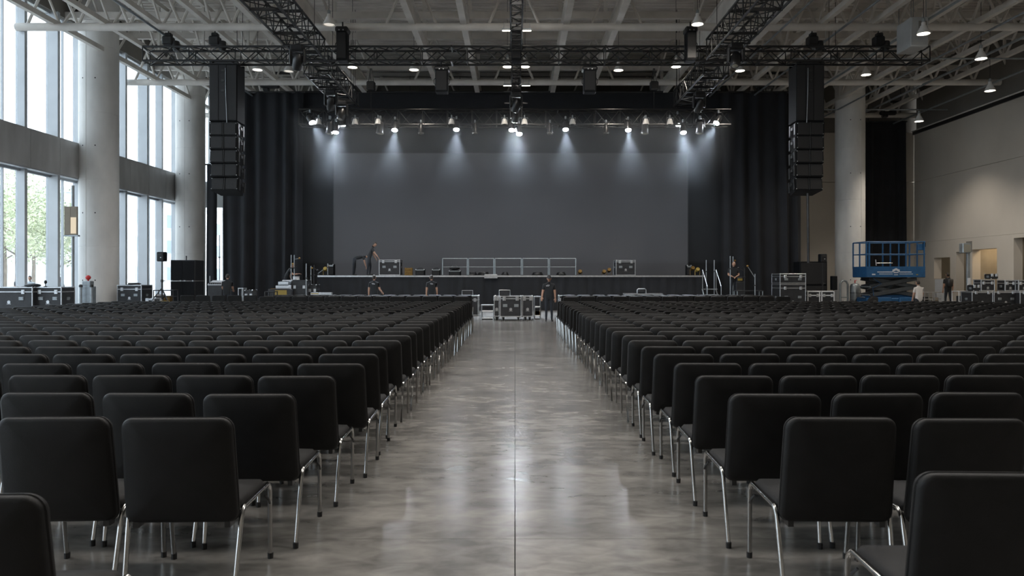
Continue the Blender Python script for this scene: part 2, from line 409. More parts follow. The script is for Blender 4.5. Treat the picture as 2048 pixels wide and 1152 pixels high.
# ---------------------------------------------------------------- concrete columns
def column(x, y, r, seam):
    nn = 56; prof = [0]
    rings = []
    z = 0.0; lv = []
    for zz in (0, 3.0, 6.0, 9.0, 12.0, 14.5):
        if zz in (0, 14.5): lv.append((zz, 1.0))
        else: lv += [(zz-.02, 1.0), (zz-.012, .992), (zz+.012, .992), (zz+.02, 1.0)]
    m_ = MB(); vs = []; fs = []
    ang = []
    for j in range(nn): ang.append(2*math.pi*j/nn)
    for s_ in (seam, seam+math.pi): ang += [s_-.022, s_-.012, s_+.012, s_+.022]
    ang = sorted(a % (2*math.pi) for a in ang)
    def dent(a):
        for s_ in (seam, seam+math.pi):
            d_ = abs((a-s_+math.pi) % (2*math.pi)-math.pi)
            if d_ < .015: return .982
        return 1.0
    q = len(ang)
    for (zz, sc) in lv:
        for a in ang: vs.append((r*sc*dent(a)*math.cos(a), r*sc*dent(a)*math.sin(a), zz))
    for i in range(len(lv)-1):
        for j in range(q): fs.append((i*q+j, i*q+(j+1) % q, (i+1)*q+(j+1) % q, (i+1)*q+j))
    m_.add(vs, fs)
    o = struct('column', m_.data('column', M['concrete'], True, 20), (x, y, 0))
    hole = MB().lathe([(.03, -.004), (.03, .004), (.012, .006)], 8).data('tie_hole', M['rubber'])
    for zz in (1.5, 4.5, 7.5, 10.5):
        for a in (-1.25, -1.95):
            p = (r*math.cos(a), r*math.sin(a), zz)
            c = ob('tie_hole', hole, o, p); c.rotation_euler = Vector((p[0], p[1], 0)).to_track_quat('Z', 'Y').to_euler()
    bx('collar', (-r*.8, -r-.25, 13.0), (r*.8, r+.25, 13.3), M['paintsteel'], o)
    return o
column(X(198, 34.1), 34.1, .82, -1.72)
column(X(381, 43.2), 43.2, .80, -1.55)
column(X(1700, 42.9), 42.9, .80, -1.2)

# ---------------------------------------------------------------- outdoors
struct('ground', MB().bb((-160, -30, -.4), (XL-.3, 190, -.06)).data('ground', M['ground']))
def building(name, label, x, y0, y1, depth, hts, mats, base=None, brk=4.0):
    t = thing(name, label, 'building', (x, (y0+y1)/2, 0)); L = (y1-y0)/2; zt = hts[-1]
    bx('wall', (-depth, -L, -.3), (0, L, zt), mats, t); bx('parapet', (-depth-.2, -L-.2, zt), (.25, L+.2, zt+.5), M['white'], t)
    fr = MB().bb((0, -1.2, 0), (.12, 1.2, 1.9)).data('window', M['facade']); pn = MB().bb((.12, -1.05, .12), (.14, 1.05, 1.78)).data('pane', M['farglass'])
    for i, z in enumerate(hts[:-1]):
        y = -L+brk/2+.4
        while y < L-1:
            o = ob('window', fr, t, (0, y, z)); ob('pane', pn, o); y += brk
    if base:
        bx('base_wall', (0, -L, 0), (.3, L, base), M['facadebrown'], t)
        y = -L+1.5
        while y < L: bx('pier', (.3, y-.25, 0), (.7, y+.25, base), M['white'], t); y += 3.2
    return t
building('plaza_building', 'long pale low building with brown ground floor beyond the plaza trees', -66, 88, 128, 14, (6.4, 9.6), M['facade'], 4.4)
building('office_building', 'pale grey office block outside behind the windows between two columns', -44, 84, 140, 20, (1.2, 4.6, 7.8, 11.2), M['facade'], None, 7.5)

def tree(x, y, ht, cr, seed, label):
    rnd = random.Random(seed); t = thing('plaza_tree', label, 'tree', (x, y, -.06), 0, 'trees on the plaza outside')
    tk = MB(); tk.tube([(0, 0, 0), (.05, .04, ht*.25), (-.05, .1, ht*.5), (.05, 0, ht*.85)], [.17, .14, .11, .03], 8)
    ob('trunk', tk.data('trunk', M['bark'], True), t)
    tips = []
    for i in range(9):
        z0 = ht*(.32+.5*i/9); a = i*2.4+rnd.random(); l = cr*(.85-.35*i/9)
        p1 = Vector((math.cos(a)*l*.5, math.sin(a)*l*.5, z0+l*.3)); p2 = Vector((math.cos(a)*l, math.sin(a)*l, z0+l*.55))
        ob('branch', MB().tube([(0, .05, z0), p1, p2], [.06, .04, .015], 6).data('branch', M['bark'], True), t)
        tips += [p1, p2, p1.lerp(p2, .5)]
    tips += [Vector((0, 0, ht*.8)), Vector((0, 0, ht*.9)), Vector((.2, 0, ht))]
    lf = MB(); fs = []
    for i in range(2300):
        c = rnd.choice(tips)+Vector((rnd.gauss(0, .42), rnd.gauss(0, .42), rnd.gauss(0, .36)))*cr/2.2
        d = Vector((rnd.gauss(0, 1), rnd.gauss(0, 1), rnd.gauss(0, .8))).normalized(); u = d.orthogonal().normalized(); s_ = rnd.uniform(.07, .15)
        v = d.cross(u)
        lf.add([c-d*s_, c+u*s_*.55+v*.02, c+d*s_, c-u*s_*.55+v*.02], [(0, 1, 2, 3)])
    ob('foliage', lf.data('foliage', M['leaf']), t, kind='stuff')
TR = [(8, 37, 9.4, 2.7, 'plaza tree whose trunk stands at the frame edge behind the end pane'),
      (33, 33, 8.4, 2.4, 'plaza tree behind the first full pane with a slightly forked grey trunk'),
      (47, 50, 11.2, 2.8, 'thin plaza tree standing between two thicker trunks behind the same pane'),
      (66, 40, 10.2, 2.9, 'plaza tree beside the thick mullion with its trunk inside the pane'),
      (112, 28, 7.0, 2.2, 'plaza tree just beside the first concrete column, behind the lit sign')]
for i, (px, off, ht, cr, lab) in enumerate(TR):
    tree(-off, off*F/(PX-px), ht, cr, 11+i, lab)
# ================================================================ CHAIRS
def pillow(w, hgt, rad_t, rad_b, layers, nseg, bend):
    """rounded-rectangle cushion: outline in (u, v), thickness along t; bend(u, v, t) -> point"""
    out = []
    for (cx, cy, a0, r) in ((w/2, hgt, 0, rad_t), (-w/2, hgt, 90, rad_t), (-w/2, 0, 180, rad_b), (w/2, 0, 270, rad_b)):
        sx = -1 if cx > 0 else 1; sy = -1 if cy > 0 else 1
        for i in range(nseg+1):
            a = R(a0+90*i/nseg); out.append((cx+sx*r+r*math.cos(a), cy+sy*r+r*math.sin(a), math.cos(a), math.sin(a)))
    mb = MB(); vs = []; fs = []; q = len(out)
    for (ins, t) in layers:
        for (u, v, nx, ny) in out: vs.append(bend(u-nx*ins, v-ny*ins, t))
    for i in range(len(layers)-1):
        for j in range(q): fs.append((i*q+j, i*q+(j+1) % q, (i+1)*q+(j+1) % q, (i+1)*q+j))
    mb.add(vs, fs)
    for (li, sg) in ((0, -1), (len(layers)-1, 1)):     # domed closing faces through two inner rings
        b = len(mb.v); ins, t = layers[li]
        ring0 = [(u-nx*ins, v-ny*ins) for (u, v, nx, ny) in out]; cv = hgt/2
        r1 = [(u*.6, cv+(v-cv)*.6) for u, v in ring0]
        mb.v += [tuple(bend(u, v, t+sg*.006)) for u, v in r1]; mb.v.append(tuple(bend(0, cv, t+sg*.008)))
        for j in range(q):
            f = (li*q+j, li*q+(j+1) % q, b+(j+1) % q, b+j); f2 = (b+j, b+(j+1) % q, b+q)
            if sg < 0: f = f[::-1]; f2 = f2[::-1]
            mb.f += [f, f2]; mb.m += [0, 0]
    return mb
BW, BH, BZ = .555, .535, .385
def bend_back(u, v, t):
    f = v/BH; sag = -.006*(1-(u/(BW/2))**2)*max(0, f-.8)/.2
    return Vector((u*(1.0-.035*f), t-.075*f+.045*f*f*0-.02*(u/(BW/2))**2*-1, BZ+v+sag))
def bend_seat(u, v, t): return Vector((u, .03+v, .455+t-.02*max(0, (v-.36)/.1)))
lay_b = [(.022, -.034), (.006, -.028), (0, -.016), (.0015, 0), (0, .016), (.006, .028), (.022, .034)]
def chair_meshes(lod):
    ns = (7, 4, 2)[lod]
    lay = lay_b if lod == 0 else [(.012, -.032), (0, -.016), (0, .016), (.012, .032)]
    d = {}
    d['backrest'] = pillow(BW, BH, .062, .05, lay, ns, bend_back).data('backrest', M['fabric'], True, 60)
    d['seat'] = pillow(.54, .47, .07, .05, [(.02, -.035), (.0, -.015), (.0, .012), (.018, .032)], ns, bend_seat).data('seat', M['seatfab'], True, 60)
    def leg(s, rear):
        n_ = 10 if lod == 0 else 5
        if rear: pts = [(s*.268, -.045, .012), (s*.280, .035, .40), (s*.281, .05, .425), (s*.281, .08, .44)]
        else: pts = [(s*.272, .545, .012), (s*.281, .505, .40), (s*.281, .49, .43), (s*.281, .46, .448)]
        return MB().tube(pts, .0125, n_).data('leg', M['chrome'], True, 60)
    d['legs'] = [leg(s, r) for s in (-1, 1) for r in (True, False)]
    d['rails'] = [MB().tube([(s*.281, .075, .439), (s*.281, .46, .448)], .0125, 8 if lod == 0 else 5).data('seat_rail', M['chrome'], True, 60) for s in (-1, 1)]
    d['feet'] = [MB().lathe([(.016, 0), (.017, .032), (.013, .036)], 8, Matrix.Translation((s*(.268 if r else .272), -.046 if r else .546, 0))).data('rubber_foot', M['rubber'], True) for s in (-1, 1) for r in (True, False)]
    cb = MB(); cb.tube([(-.28, .12, .425), (.28, .12, .425)], .010, 6); cb.tube([(-.28, .42, .43), (.28, .42, .43)], .010, 6)
    for s in (-1, 1): cb.bb((s*.20-.012, .02, .40), (s*.20+.012, .44, .425)); cb.bb((s*.225-.014, -.01, .36), (s*.225+.014, .05, .43))
    d['under'] = cb.data('under_frame', M['darkalu'])
    lk = MB()
    for s in (-1, 1): lk.tube([(s*.283, .40, .40), (s*.300, .42, .37), (s*.300, .44, .345)], .007, 5)
    d['link'] = lk.data('row_link', M['black'])
    pp = []
    for i in range(3):
        u = BW/2*(.985)
    pts = []
    for (cx, cy, a0, r) in ((BW/2, BH, 0, .062), (-BW/2, BH, 90, .062), (-BW/2, 0, 180, .05), (BW/2, 0, 270, .05)):
        sx = -1 if cx > 0 else 1; sy = -1 if cy > 0 else 1
        for i in range(6 if lod == 0 else 3):
            a = R(a0+90*i/(5 if lod == 0 else 2)); pts.append(bend_back(cx+sx*r+(r+.0)*math.cos(a), cy+sy*r+(r+.0)*math.sin(a), 0))
    d['piping'] = MB().tube(pts, .0035, 4, closed=True).data('piping', M['seatfab'], True)
    return d
CM = [chair_meshes(0), chair_meshes(1)]
fr_m = MB(); fr_m.k = 0                                    # one-piece frame for chairs whose parts are only pixels wide
for s in (-1, 1):
    fr_m.tube([(s*.268, -.045, 0), (s*.281, .05, .43), (s*.281, .47, .446), (s*.272, .545, 0)], .0135, 5)
fr_m.tube([(-.28, .12, .425), (.28, .12, .425)], .010, 4)
CM[1]['frame'] = fr_m.data('frame', M['chrome'], True, 50)
def make_chair(lod):
    t = thing('banquet_chair', '', 'chair', (0, 0, -50), 0, 'black chairs in rows along the aisle')
    d = CM[lod]
    o = ob('backrest', d['backrest'], t)
    if lod == 0: ob('piping', d['piping'], o)
    ob('seat', d['seat'], t)
    if lod == 0:
        for l, f in zip(d['legs'], d['feet']): o = ob('leg', l, t); ob('rubber_foot', f, o, label='black rubber foot')
        for r_ in d['rails']: ob('seat_rail', r_, t)
        ob('under_frame', d['under'], t); ob('row_link', d['link'], t)
    elif lod == 1:
        for l in d['legs']: ob('leg', l, t)
        for r_ in d['rails']: ob('seat_rail', r_, t)
        ob('under_frame', d['under'], t)
    return t
rz = [3.72, 4.50, 5.31, 6.07, 6.80]
while rz[-1] < 21.9: rz.append(rz[-1]+.728)
first_l = {0: -1.655, 1: -1.568, 2: -1.525, 3: -1.47, 4: -1.50}; first_r = {0: 1.60, 1: 1.536, 2: 1.535, 3: 1.55, 4: 1.52}
spots = []                                                # (x, y, rot, label)
rc_ = random.Random(5)
spots.append((-1.76, 2.42, R(2), 'black padded chair cut off by the picture edge, alone before the windows-side block'))
spots.append((1.685, 2.69, R(-2), 'black padded chair alone in front of the lift-side block, cropped by the frame'))
for ri, z in enumerate(rz):
    for side in (-1, 1):
        x = (first_l if side < 0 else first_r).get(ri, side*1.53+rc_.uniform(-.02, .02)); k = 0
        while abs(x) < (11.7 if side < 0 else 13.7):
            if abs(x*F/z)-.28*F/z < 1040 and not (side < 0 and abs(x)*F/z > 1030+.28*F/z):
                nm = 'windows' if side < 0 else 'lift'
                lab = 'black chair, %s side of aisle, %s row from the camera, %s from aisle' % (nm, ORD[ri], ORD[k])
                spots.append((x, z+rc_.uniform(-.025, .025)+.012*k*(1 if ri < 2 else 0), R(rc_.uniform(-2.2, 2.2)) if k else R(-1.5*side), lab))
            x += side*(.612 if ri < 2 else .592+rc_.uniform(-.006, .006)); k += 1
spots.sort(key=lambda s: s[1])
NEAR = spots[:298]; FAR = spots[298:]
protos = [make_chair(0), make_chair(1)]
used = [False, False]
for i, (x, y, a, lab) in enumerate(NEAR):
    lod = 0 if y < 7.6 else 1
    o = protos[lod] if not used[lod] else copy_tree(protos[lod]); used[lod] = True
    o.location = (x, y, 0); o.rotation_euler = (0, 0, a); o['label'] = lab
# everything past the three hundred that show largest: one object
far = MB()
def low_chair(x, y, a, two=False):
    ca, sa = math.cos(a), math.sin(a)
    def T(v): return (x+v[0]*ca-v[1]*sa, y+v[0]*sa+v[1]*ca, v[2])
    far.k = 0
    o8 = []
    for (cx, cy, ps) in ((BW/2, BZ+BH, ((0, -.05), (-.018, -.015), (-.055, 0))), (-BW/2, BZ+BH, ((.055, 0), (.018, -.015), (0, -.05))), (-BW/2, BZ, ((0, .03), (.03, 0))), (BW/2, BZ, ((-.03, 0), (0, .03)))):
        o8 += [(cx+p[0], cy+p[1]) for p in ps]
    q = len(o8); vs = []; fs = []
    for (ins, t) in ((.012, -.032), (0, -.012), (0, .012), (.012, .032)):
        for (u, v) in o8:
            f = (v-BZ)/BH; cu = u*(1-.035*f); cu -= math.copysign(ins, cu); vv = v-ins if f > .5 else v+ins
            vs.append(T((cu, t-.075*f, vv)))
    for i in range(3):
        for j in range(q): fs.append((i*q+j, i*q+(j+1) % q, (i+1)*q+(j+1) % q, (i+1)*q+j))
    fs += [tuple(range(q))[::-1], tuple(range(3*q, 4*q))]
    far.add(vs, fs)
    far.k = 1; b = MB().cbox((0, .27, .455), (.54, .47, .065), .02); far.add([T(v) for v in b.v], b.f)
    far.k = 2; b = MB()
    for s in (-1, 1): b.tube([(s*.268, -.045, 0), (s*.281, .05, .43), (s*.281, .47, .446), (s*.272, .545, 0)], .0135, 4)
    far.add([T(v) for v in b.v], b.f)
for (x, y, a, lab) in FAR: low_chair(x, y, a)
for ri, z in enumerate((27.7, 28.6, 29.5, 30.4)):           # the block beyond the cross gangway
    for side in (-1, 1):
        x = side*((1.95 if side < 0 else 2.08)+.1*(ri % 2))
        while abs(x) < (9.4 if side < 0 else 9.9):
            low_chair(x, z, R(rc_.uniform(-3, 3))); x += side*.60
for k in range(5): low_chair(-12.9+.62*k, 29.6, R(rc_.uniform(-4, 4)))
for (x, z, a) in ((1.98, 26.9, 4),): low_chair(x, z, R(a))
o = ob('chair_rows', far.data('chair_rows', [M['fabric'], M['seatfab'], M['chrome']], True, 35), kind='stuff')
o['label'] = 'small distant black chairs packed in rows in front of the stage'; o['category'] = 'chairs'

# ================================================================ TRUSSES
hangers = struct('roof_hangers')  # added hanger rods from the truss chords up to the roof
def truss(name, label, loc, length, w, h, bay, m, rz=0.0, rch=.046, rbr=.021, group=None, mid=True):
    t = thing(name, label, 'truss', loc, rz, group)
    ch = MB().tube([(0, 0, 0), (length, 0, 0)], rch, 8).data('chord', m, True)
    for yy in (0, w):
        for zz in (0, h): ob('chord', ch, t, (0, yy, zz))
    n_ = max(2, round(length/bay)); b = length/n_
    fu = MB().tube([(0, 0, 0), (b, 0, h)], rbr, 5).data('brace', m); fd = MB().tube([(0, 0, h), (b, 0, 0)], rbr, 5).data('brace', m)
    hu = MB().tube([(0, 0, 0), (b, w, 0)], rbr, 5).data('brace', m); hd = MB().tube([(0, w, 0), (b, 0, 0)], rbr, 5).data('brace', m)
    up = MB().tube([(0, 0, 0), (0, 0, h)], rbr*1.1, 5).data('upright', m); cr = MB().tube([(0, 0, 0), (0, w, 0)], rbr*1.1, 5).data('cross_tube', m)
    for i in range(n_):
        for yy in (0, w): ob('brace', fu if (i+(yy > 0)) % 2 else fd, t, (i*b, yy, 0))
        for zz in (0, h): ob('brace', hu if i % 2 else hd, t, (i*b, 0, zz))
    for i in range(0, n_+1, max(1, n_//14)):
        for yy in (0, w): ob('upright', up, t, (i*b, yy, 0))
        for zz in (0, h): ob('cross_tube', cr, t, (i*b, 0, zz))
    for f in (.12, .88):
        for yy in (0, w):
            q = Vector(loc)+Matrix.Rotation(rz, 3, 'Z') @ Vector((length*f, yy, h)); tb('hanger_rod', [q, (q.x, q.y, 14.44)], .012, M['black'], hangers, 5)
    if mid:                                              # bolted joints between sections
        plate = MB().bb((-.03, -.03, -.05), (.03, w+.03, .05)).data('joint_plate', m)
        for i in range(n_//5, n_, max(2, n_//5)):
            for zz in (0, h): ob('joint_plate', plate, t, (i*b, 0, zz))
    return t
FZ = 30.0
truss('front_truss', 'long black box truss across the hall holding the two line arrays', (X(285, FZ), FZ, H(121, FZ)), X(1860, FZ)-X(285, FZ), .62, H(93, FZ)-H(121, FZ), .62, M['black'])
RZ = 36.5
rear_z0, rear_z1 = H(249, RZ), H(219, RZ)
truss('lighting_truss', 'grey aluminium box truss above the stage carrying the row of lit spotlights', (X(598, RZ), RZ, rear_z0), X(1462, RZ)-X(598, RZ), .62, rear_z1-rear_z0, .60, M['darkalu'])
TB = H(121, FZ)
for (x0, x1, lab) in ((-8.0, -8.15, 'window side'), (8.05, 8.25, 'lift side')):
    L1 = 29.55-17.0
    truss('side_truss', 'black truss running down the hall towards the camera, %s, before the front truss' % lab, (x0+.5, 17.0, TB-.08), L1, 1.0, .78, .8, M['black'], R(90), rch=.045, rbr=.02)
    L2 = RZ+.1-30.75
    truss('side_truss', 'short black truss joining the front truss to the stage lighting truss, %s' % lab, (x1+.5, 30.75, TB-.32), L2, 1.0, .72, .7, M['black'], R(90), rch=.045, rbr=.02)
truss('centre_truss', 'narrow black ladder truss hanging down the middle line before the front truss', (.03+.22, 17.0, TB+.25), 12.4, .40, .40, .62, M['black'], R(90), rch=.03, rbr=.014)
truss('centre_truss', 'narrow black truss on the middle line between front and stage trusses', (.03+.2, 30.75, TB-.45), RZ-30.8, .36, .5, .5, M['black'], R(90), rch=.03, rbr=.016)

def hoist(px, z, ztop_local, lab, zt):
    t = thing('chain_hoist', lab, 'hoist', (X(px, z), z+.3, zt))
    b = MB(); b.cbox((0, 0, .28), (.42, .34, .36), .05); b.cbox((.02, -.02, .52), (.26, .24, .14), .03); ob('motor_body', b.data('motor_body', M['black']), t)
    tb('hook', [(0, 0, .10), (0, 0, .02), (.04, 0, -.04), (0, 0, -.07)], .02, M['steel'], t, 6)
    tb('chain', [(0, 0, .58), (0, 0, LC+.05-zt)], .022, M['black'], t, 6)
    bag = MB().lathe([(.10, -.25), (.16, -.1), (.15, .12), (.13, .15)], 10, Matrix.Translation((.30, 0, .12))); ob('chain_bag', bag.data('chain_bag', M['black'], True), t)
tt = H(93, FZ)
for px, lab in ((330, 'black chain hoist on the front truss beside the window-side end'), (424, 'black chain hoist on the front truss above the window-side line array'), (1630, 'black chain hoist on the front truss above the lift-side line array'), (1764, 'black chain hoist on the front truss, third from its lift-side end'), (1822, 'black chain hoist on the front truss in front of the white air unit')):
    hoist(px, FZ, 0, lab, tt+.03)
def drop_motor(px, py, z, lab, wide=False):
    zt = H(py, z); t = thing('drape_hoist' if wide else 'chain_hoist', lab, 'hoist', (X(px, z), z, zt))
    if wide:
        b = MB(); b.cbox((0, 0, 0), (1.0, .3, .26), .08); b.cbox((-.2, 0, -.18), (.34, .28, .2), .05); b.cbox((.3, -.05, .12), (.3, .3, .18), .05); ob('motor_body', b.data('motor_body', M['black'], False), t)
        for dx in (-.42, 0, .42): tb('hanger_rod', [(dx, 0, .1), (dx, 0, LC-zt+.05)], .035, M['black'], t, 6)
        bx('spreader', (.15, -.05, .62), (1.15, .05, .74), M['black'], t)
    else:
        ob('motor_body', MB().cbox((0, 0, 0), (.40, .34, .42), .05).data('motor_body', M['black']), t)
        for dx in (-.12, .0, .12): tb('sling', [(dx, 0, .15), (dx*.3, 0, LC-zt+.1)], .016, M['black'], t, 6)
        tb('drop_line', [(0, 0, -.2), (0, 0, rear_z1-zt+.03)], .014, M['darkalu'], t, 6)
drop_motor(742, 172, RZ, 'small black hoist on two slings above the stage truss, window side')
drop_motor(1308, 172, RZ, 'small black hoist on two slings above the stage truss, lift side')
drop_motor(540, 172, 39.7, 'wide black motor hanging above the windows-side stage drape', True)
drop_motor(1528, 172, 39.7, 'wide black motor hanging above the lift-side stage drape', True)
drop_motor(1776, 226, 45.6, 'wide black motor above the far drape behind the scissor lift', True)

# ================================================================ LINE ARRAYS and hung speakers
def line_array(x, side, lab, cable):
    t = thing('line_array', lab, 'speaker array', (x, FZ+.02, 0)); wv, dv = 1.12, .86
    top, seam, bot = H(126, FZ), H(243, FZ), H(384, FZ)
    bmp = MB(); bmp.bb((-wv/2, 0, top-.02), (wv/2, .08, top+.08)); bmp.bb((-wv/2, dv-.1, top-.02), (wv/2, dv, top+.08))
    for s in (-.4, .4): bmp.bb((s-.04, 0, top), (s+.04, dv, top+.07)); bmp.tube([(s, .3, top+.05), (s*.6, .3, TB+.04)], .025, 6)
    ob('fly_bar', bmp.data('fly_bar', M['black']), t)
    o = ob('tall_cabinet', MB().cbox((0, dv/2, (top+seam)/2), (wv, dv, top-seam-.03), .02).data('tall_cabinet', M['speaker']), t)
    for (a, b) in ((-.53, -.19), (-.17, .12), (.14, .53)): bx('grille_panel', (a, -.02, seam+.06), (b, .0, top-.08), M['grille'], o, e=.006)
    for zz in (top-.35, top-.75, top-1.15): bx('bracket', (-.06, -.05, zz), (.06, -.02, zz+.10), M['darkalu'], o)
    tb('cable', [(-.10*side, -.03, top-.2), (-.12*side, -.05, (top+seam)/2), (-.16*side, -.04, seam-.05)], .012, M['steel'], o, 6)
    hh = (seam-bot)/5; z = seam; yo = 0.0; an = 0.0
    for i in range(5):
        cab = MB(); rot = Matrix.Rotation(-an, 3, 'X')
        c = Vector((0, dv/2+yo, z-hh/2)); fw = .5
        poly = [(-wv/2, 0), (wv/2, 0), (wv/2-.09, dv), (-wv/2+.09, dv)]
        cab.prism(poly, lambda u, v, t_: c+rot @ Vector((u*(1-.012*i), v-dv/2, t_)), -hh/2+.008, hh/2-.008)
        o = ob('cabinet', cab.data('cabinet', M['speaker']), t)
        g = MB()
        for sx in (-1, 1): g.cbox(c+rot @ Vector((sx*.27, -dv/2-.012, 0)), (.47, .03, hh-.09), .01, rot)
        ob('grille', g.data('grille', M['grille']), o)
        bx_ = MB().cbox(c+rot @ Vector((0, -dv/2-.02, 0)), (.035, .03, hh-.06), .008, rot); ob('centre_bar', bx_.data('centre_bar', M['black']), o)
        sc = MB()
        for sx in (-1, 1):
            for sz in (-1, 1): sc.ball(c+rot @ Vector((sx*(wv/2-.05), -dv/2-.012, sz*(hh/2-.07))), .022, 6, 4)
        ob('corner_bolts', sc.data('corner_bolts', M['alu']), o)
        pl = MB()
        for yy in (-.28, .25): pl.cbox(c+rot @ Vector((-side*(wv/2-.02)*-1 if False else -side*(wv/2+.0), yy, 0)), (.05, .16, hh*.8), .01, rot)
        pl.cbox(c+rot @ Vector((-side*(wv/2+.01), 0, hh*.1)), (.04, .22, .12), .01, rot)
        ob('rigging_plate', pl.data('rigging_plate', M['darkalu']), o)
        z -= hh*math.cos(an); an += R(2.2); yo += hh*math.sin(an)*.6
    if cable: tb('pull_line', [(.05, .4, bot), (.08, .4, H(525, FZ))], .05, M['black'], t, 6)
    return t
line_array(X(446, FZ), -1, 'tall black line array hanging at the window end of the front truss', False)
line_array(X(1621, FZ), 1, 'tall black line array hanging beside the concrete column, lift side', True)
def hung_speaker(px, y0, y1, w, lab, up):
    z = FZ+(.28 if not up else -.45); t = thing('hung_speaker', lab, 'speaker', (X(px, z), z, H(y1, z))); h_ = H(y0, z)-H(y1, z); w_ = w*z/F
    cb = MB(); cb.cbox((0, .2, h_*.44), (w_, .5, h_*.88), .03); ob('cabinet', cb.data('cabinet', M['speaker']), t)
    cap = MB(); cap.cbox((0, .2, h_*.91), (w_*1.22, .54, h_*.16), .05); ob('cap', cap.data('cap', M['black']), t)
    bx('grille', (-w_*.43, -.075, h_*.06), (w_*.43, -.05, h_*.8), M['grille'], t, e=.008)
    for dx in (-.08, .08): bx('cap_bolt', (dx-.02, -.09, h_*.86), (dx+.02, -.06, h_*.89), M['alu'], t)
    for s in (-1, 1): tb('side_handle', [(s*w_*.5, .1, h_*.3), (s*(w_*.5+.06), .1, h_*.36), (s*(w_*.5+.06), .1, h_*.5), (s*w_*.5, .1, h_*.56)], .014, M['black'], t, 6)
    if up: tb('hanging_rod', [(0, .2, h_*.95), (0, .2, LC+.05-H(y1, z))], .03, M['black'], t, 6)
    else: tb('hanging_rod', [(0, .05, h_*.95), (0, -.28, TB-H(y1, z)-.01)], .04, M['black'], t, 6)
for a in ((683, 52, 121, 21, 'slim black speaker box hung above the front truss, window side of centre', True), (1033, 52, 121, 20, 'slim black speaker box hung at the middle of the front truss', True), (1383, 52, 121, 20, 'slim black speaker box hung above the front truss, lift side of centre', True),
          (883, 132, 184, 25, 'black speaker box hanging under the front truss, window side of centre', False), (1180, 132, 184, 25, 'black speaker box hanging under the front truss, lift side of centre', False)):
    hung_speaker(*a)

# ================================================================ LAMPS
SH = [(.06, .50), (.085, .48), (.09, .36), (.13, .34), (.15, .27), (.24, .10), (.27, .0), (.255, 0.0), (.225, .1), (.14, .26), (.05, .28)]
bell_d = MB().lathe(SH, 20).data('shade', M['lampwhite'], True, 30)
hsg_d = MB().lathe([(.0001, .66), (.06, .65), (.07, .62), (.07, .49), (.05, .47)], 12).data('lamp_housing', M['steel'], True)
def pend(px, py, lit, lab, zb=11.3, pw=380):
    z = (zb-CH)*F/(PY-py); t = thing('pendant_lamp', lab, 'ceiling lamp', (X(px, z), z, zb), 0, 'bell-shaped pendant lamps under the roof')
    t.scale = (.86, .86, .86)
    ob('shade', bell_d, t); ob('lamp_housing', hsg_d, t); tb('cord', [(0, 0, .6), (0, 0, (14.52-zb)/.86)], .012, M['black'], t, 6)
    ob('bulb', MB().lathe([(.0001, .02), (.215, .03), (.20, .09), (.0001, .12)], 16).data('bulb', M['warmhot' if lit else 'dimhot'], True), t)
    if lit:
        l = bpy.data.lights.new('pendant_light', 'SPOT'); l.energy = pw; l.color = (1, .91, .79); l.spot_size = R(110); l.spot_blend = .7; l.shadow_soft_size = .2
        o = bpy.data.objects.new('pendant_light', l); COL.objects.link(o); o.parent = t; o.location = (0, 0, -.03)
PEN = [(658, 50, 0, 'dull bell pendant lamp above the front truss, between window-side truss and slim speaker'), (1395, 49, 1, 'bell pendant lamp above the front truss beside the lift-side slim speaker'),
       (515, 140, 1, 'bell pendant lamp below the front truss beside the window-side line array'), (577, 143, 0, 'unlit bell pendant lamp below the front truss near the window-side truss'),
       (705, 135, 1, 'lit bell pendant lamp tucked under the front truss, below the first slim speaker'), (828, 140, 1, 'lit bell pendant lamp beside the hanging speaker on the window half'),
       (1015, 134, 1, 'lit bell pendant lamp just window side of the centre truss'), (1050, 134, 1, 'lit bell pendant lamp just lift side of the centre truss'),
       (1237, 141, 1, 'lit bell pendant lamp beside the hanging speaker on the lift half'), (1352, 134, 1, 'lit bell pendant lamp under the front truss below the third slim speaker'),
       (1480, 142, 1, 'lit bell pendant lamp between lift-side truss and line array'), (1732, 150, 1, 'lit bell pendant lamp touching the edge of the lift-side column', 11.3, 700),
       (1847, 68, 1, 'lit bell pendant lamp in front of the white air unit', 10.45, 300), (1962, 118, 1, 'lit bell pendant lamp beyond the end of the front truss', 10.4),
       (1980, 182, 1, 'lit bell pendant lamp hanging over the beige wall top edge', 10.1, 800), (1838, 243, 1, 'lit bell pendant lamp nearest the far corner of the beige wall', 9.95, 800)]
for a in PEN: pend(*a)
def strip(px, z, zb, lab):
    t = thing('strip_light', lab, 'ceiling light', (X(px, z), z, zb), 0, 'short bright strip lights beside the centre truss')
    bx('housing', (-.22, -.05, .02), (.22, .05, .10), M['steel'], t); bx('diffuser', (-.20, -.04, 0), (.20, .04, .02), M['warmhot'], t)
    for dx in (-.15, .15): tb('hanger', [(dx, 0, .1), (dx, 0, .35 if zb < 11.4 else .2)], .01, M['steel'], t, 5)
for (z, nm) in ((29.7, 'second cross beam'), (38.2, 'third cross beam')):
    for (px, sd) in ((1015, 'window'), (1052, 'lift')):
        strip(px, z, LC-.32, 'short bright strip light under the %s, %s side of the centre truss' % (nm, sd))

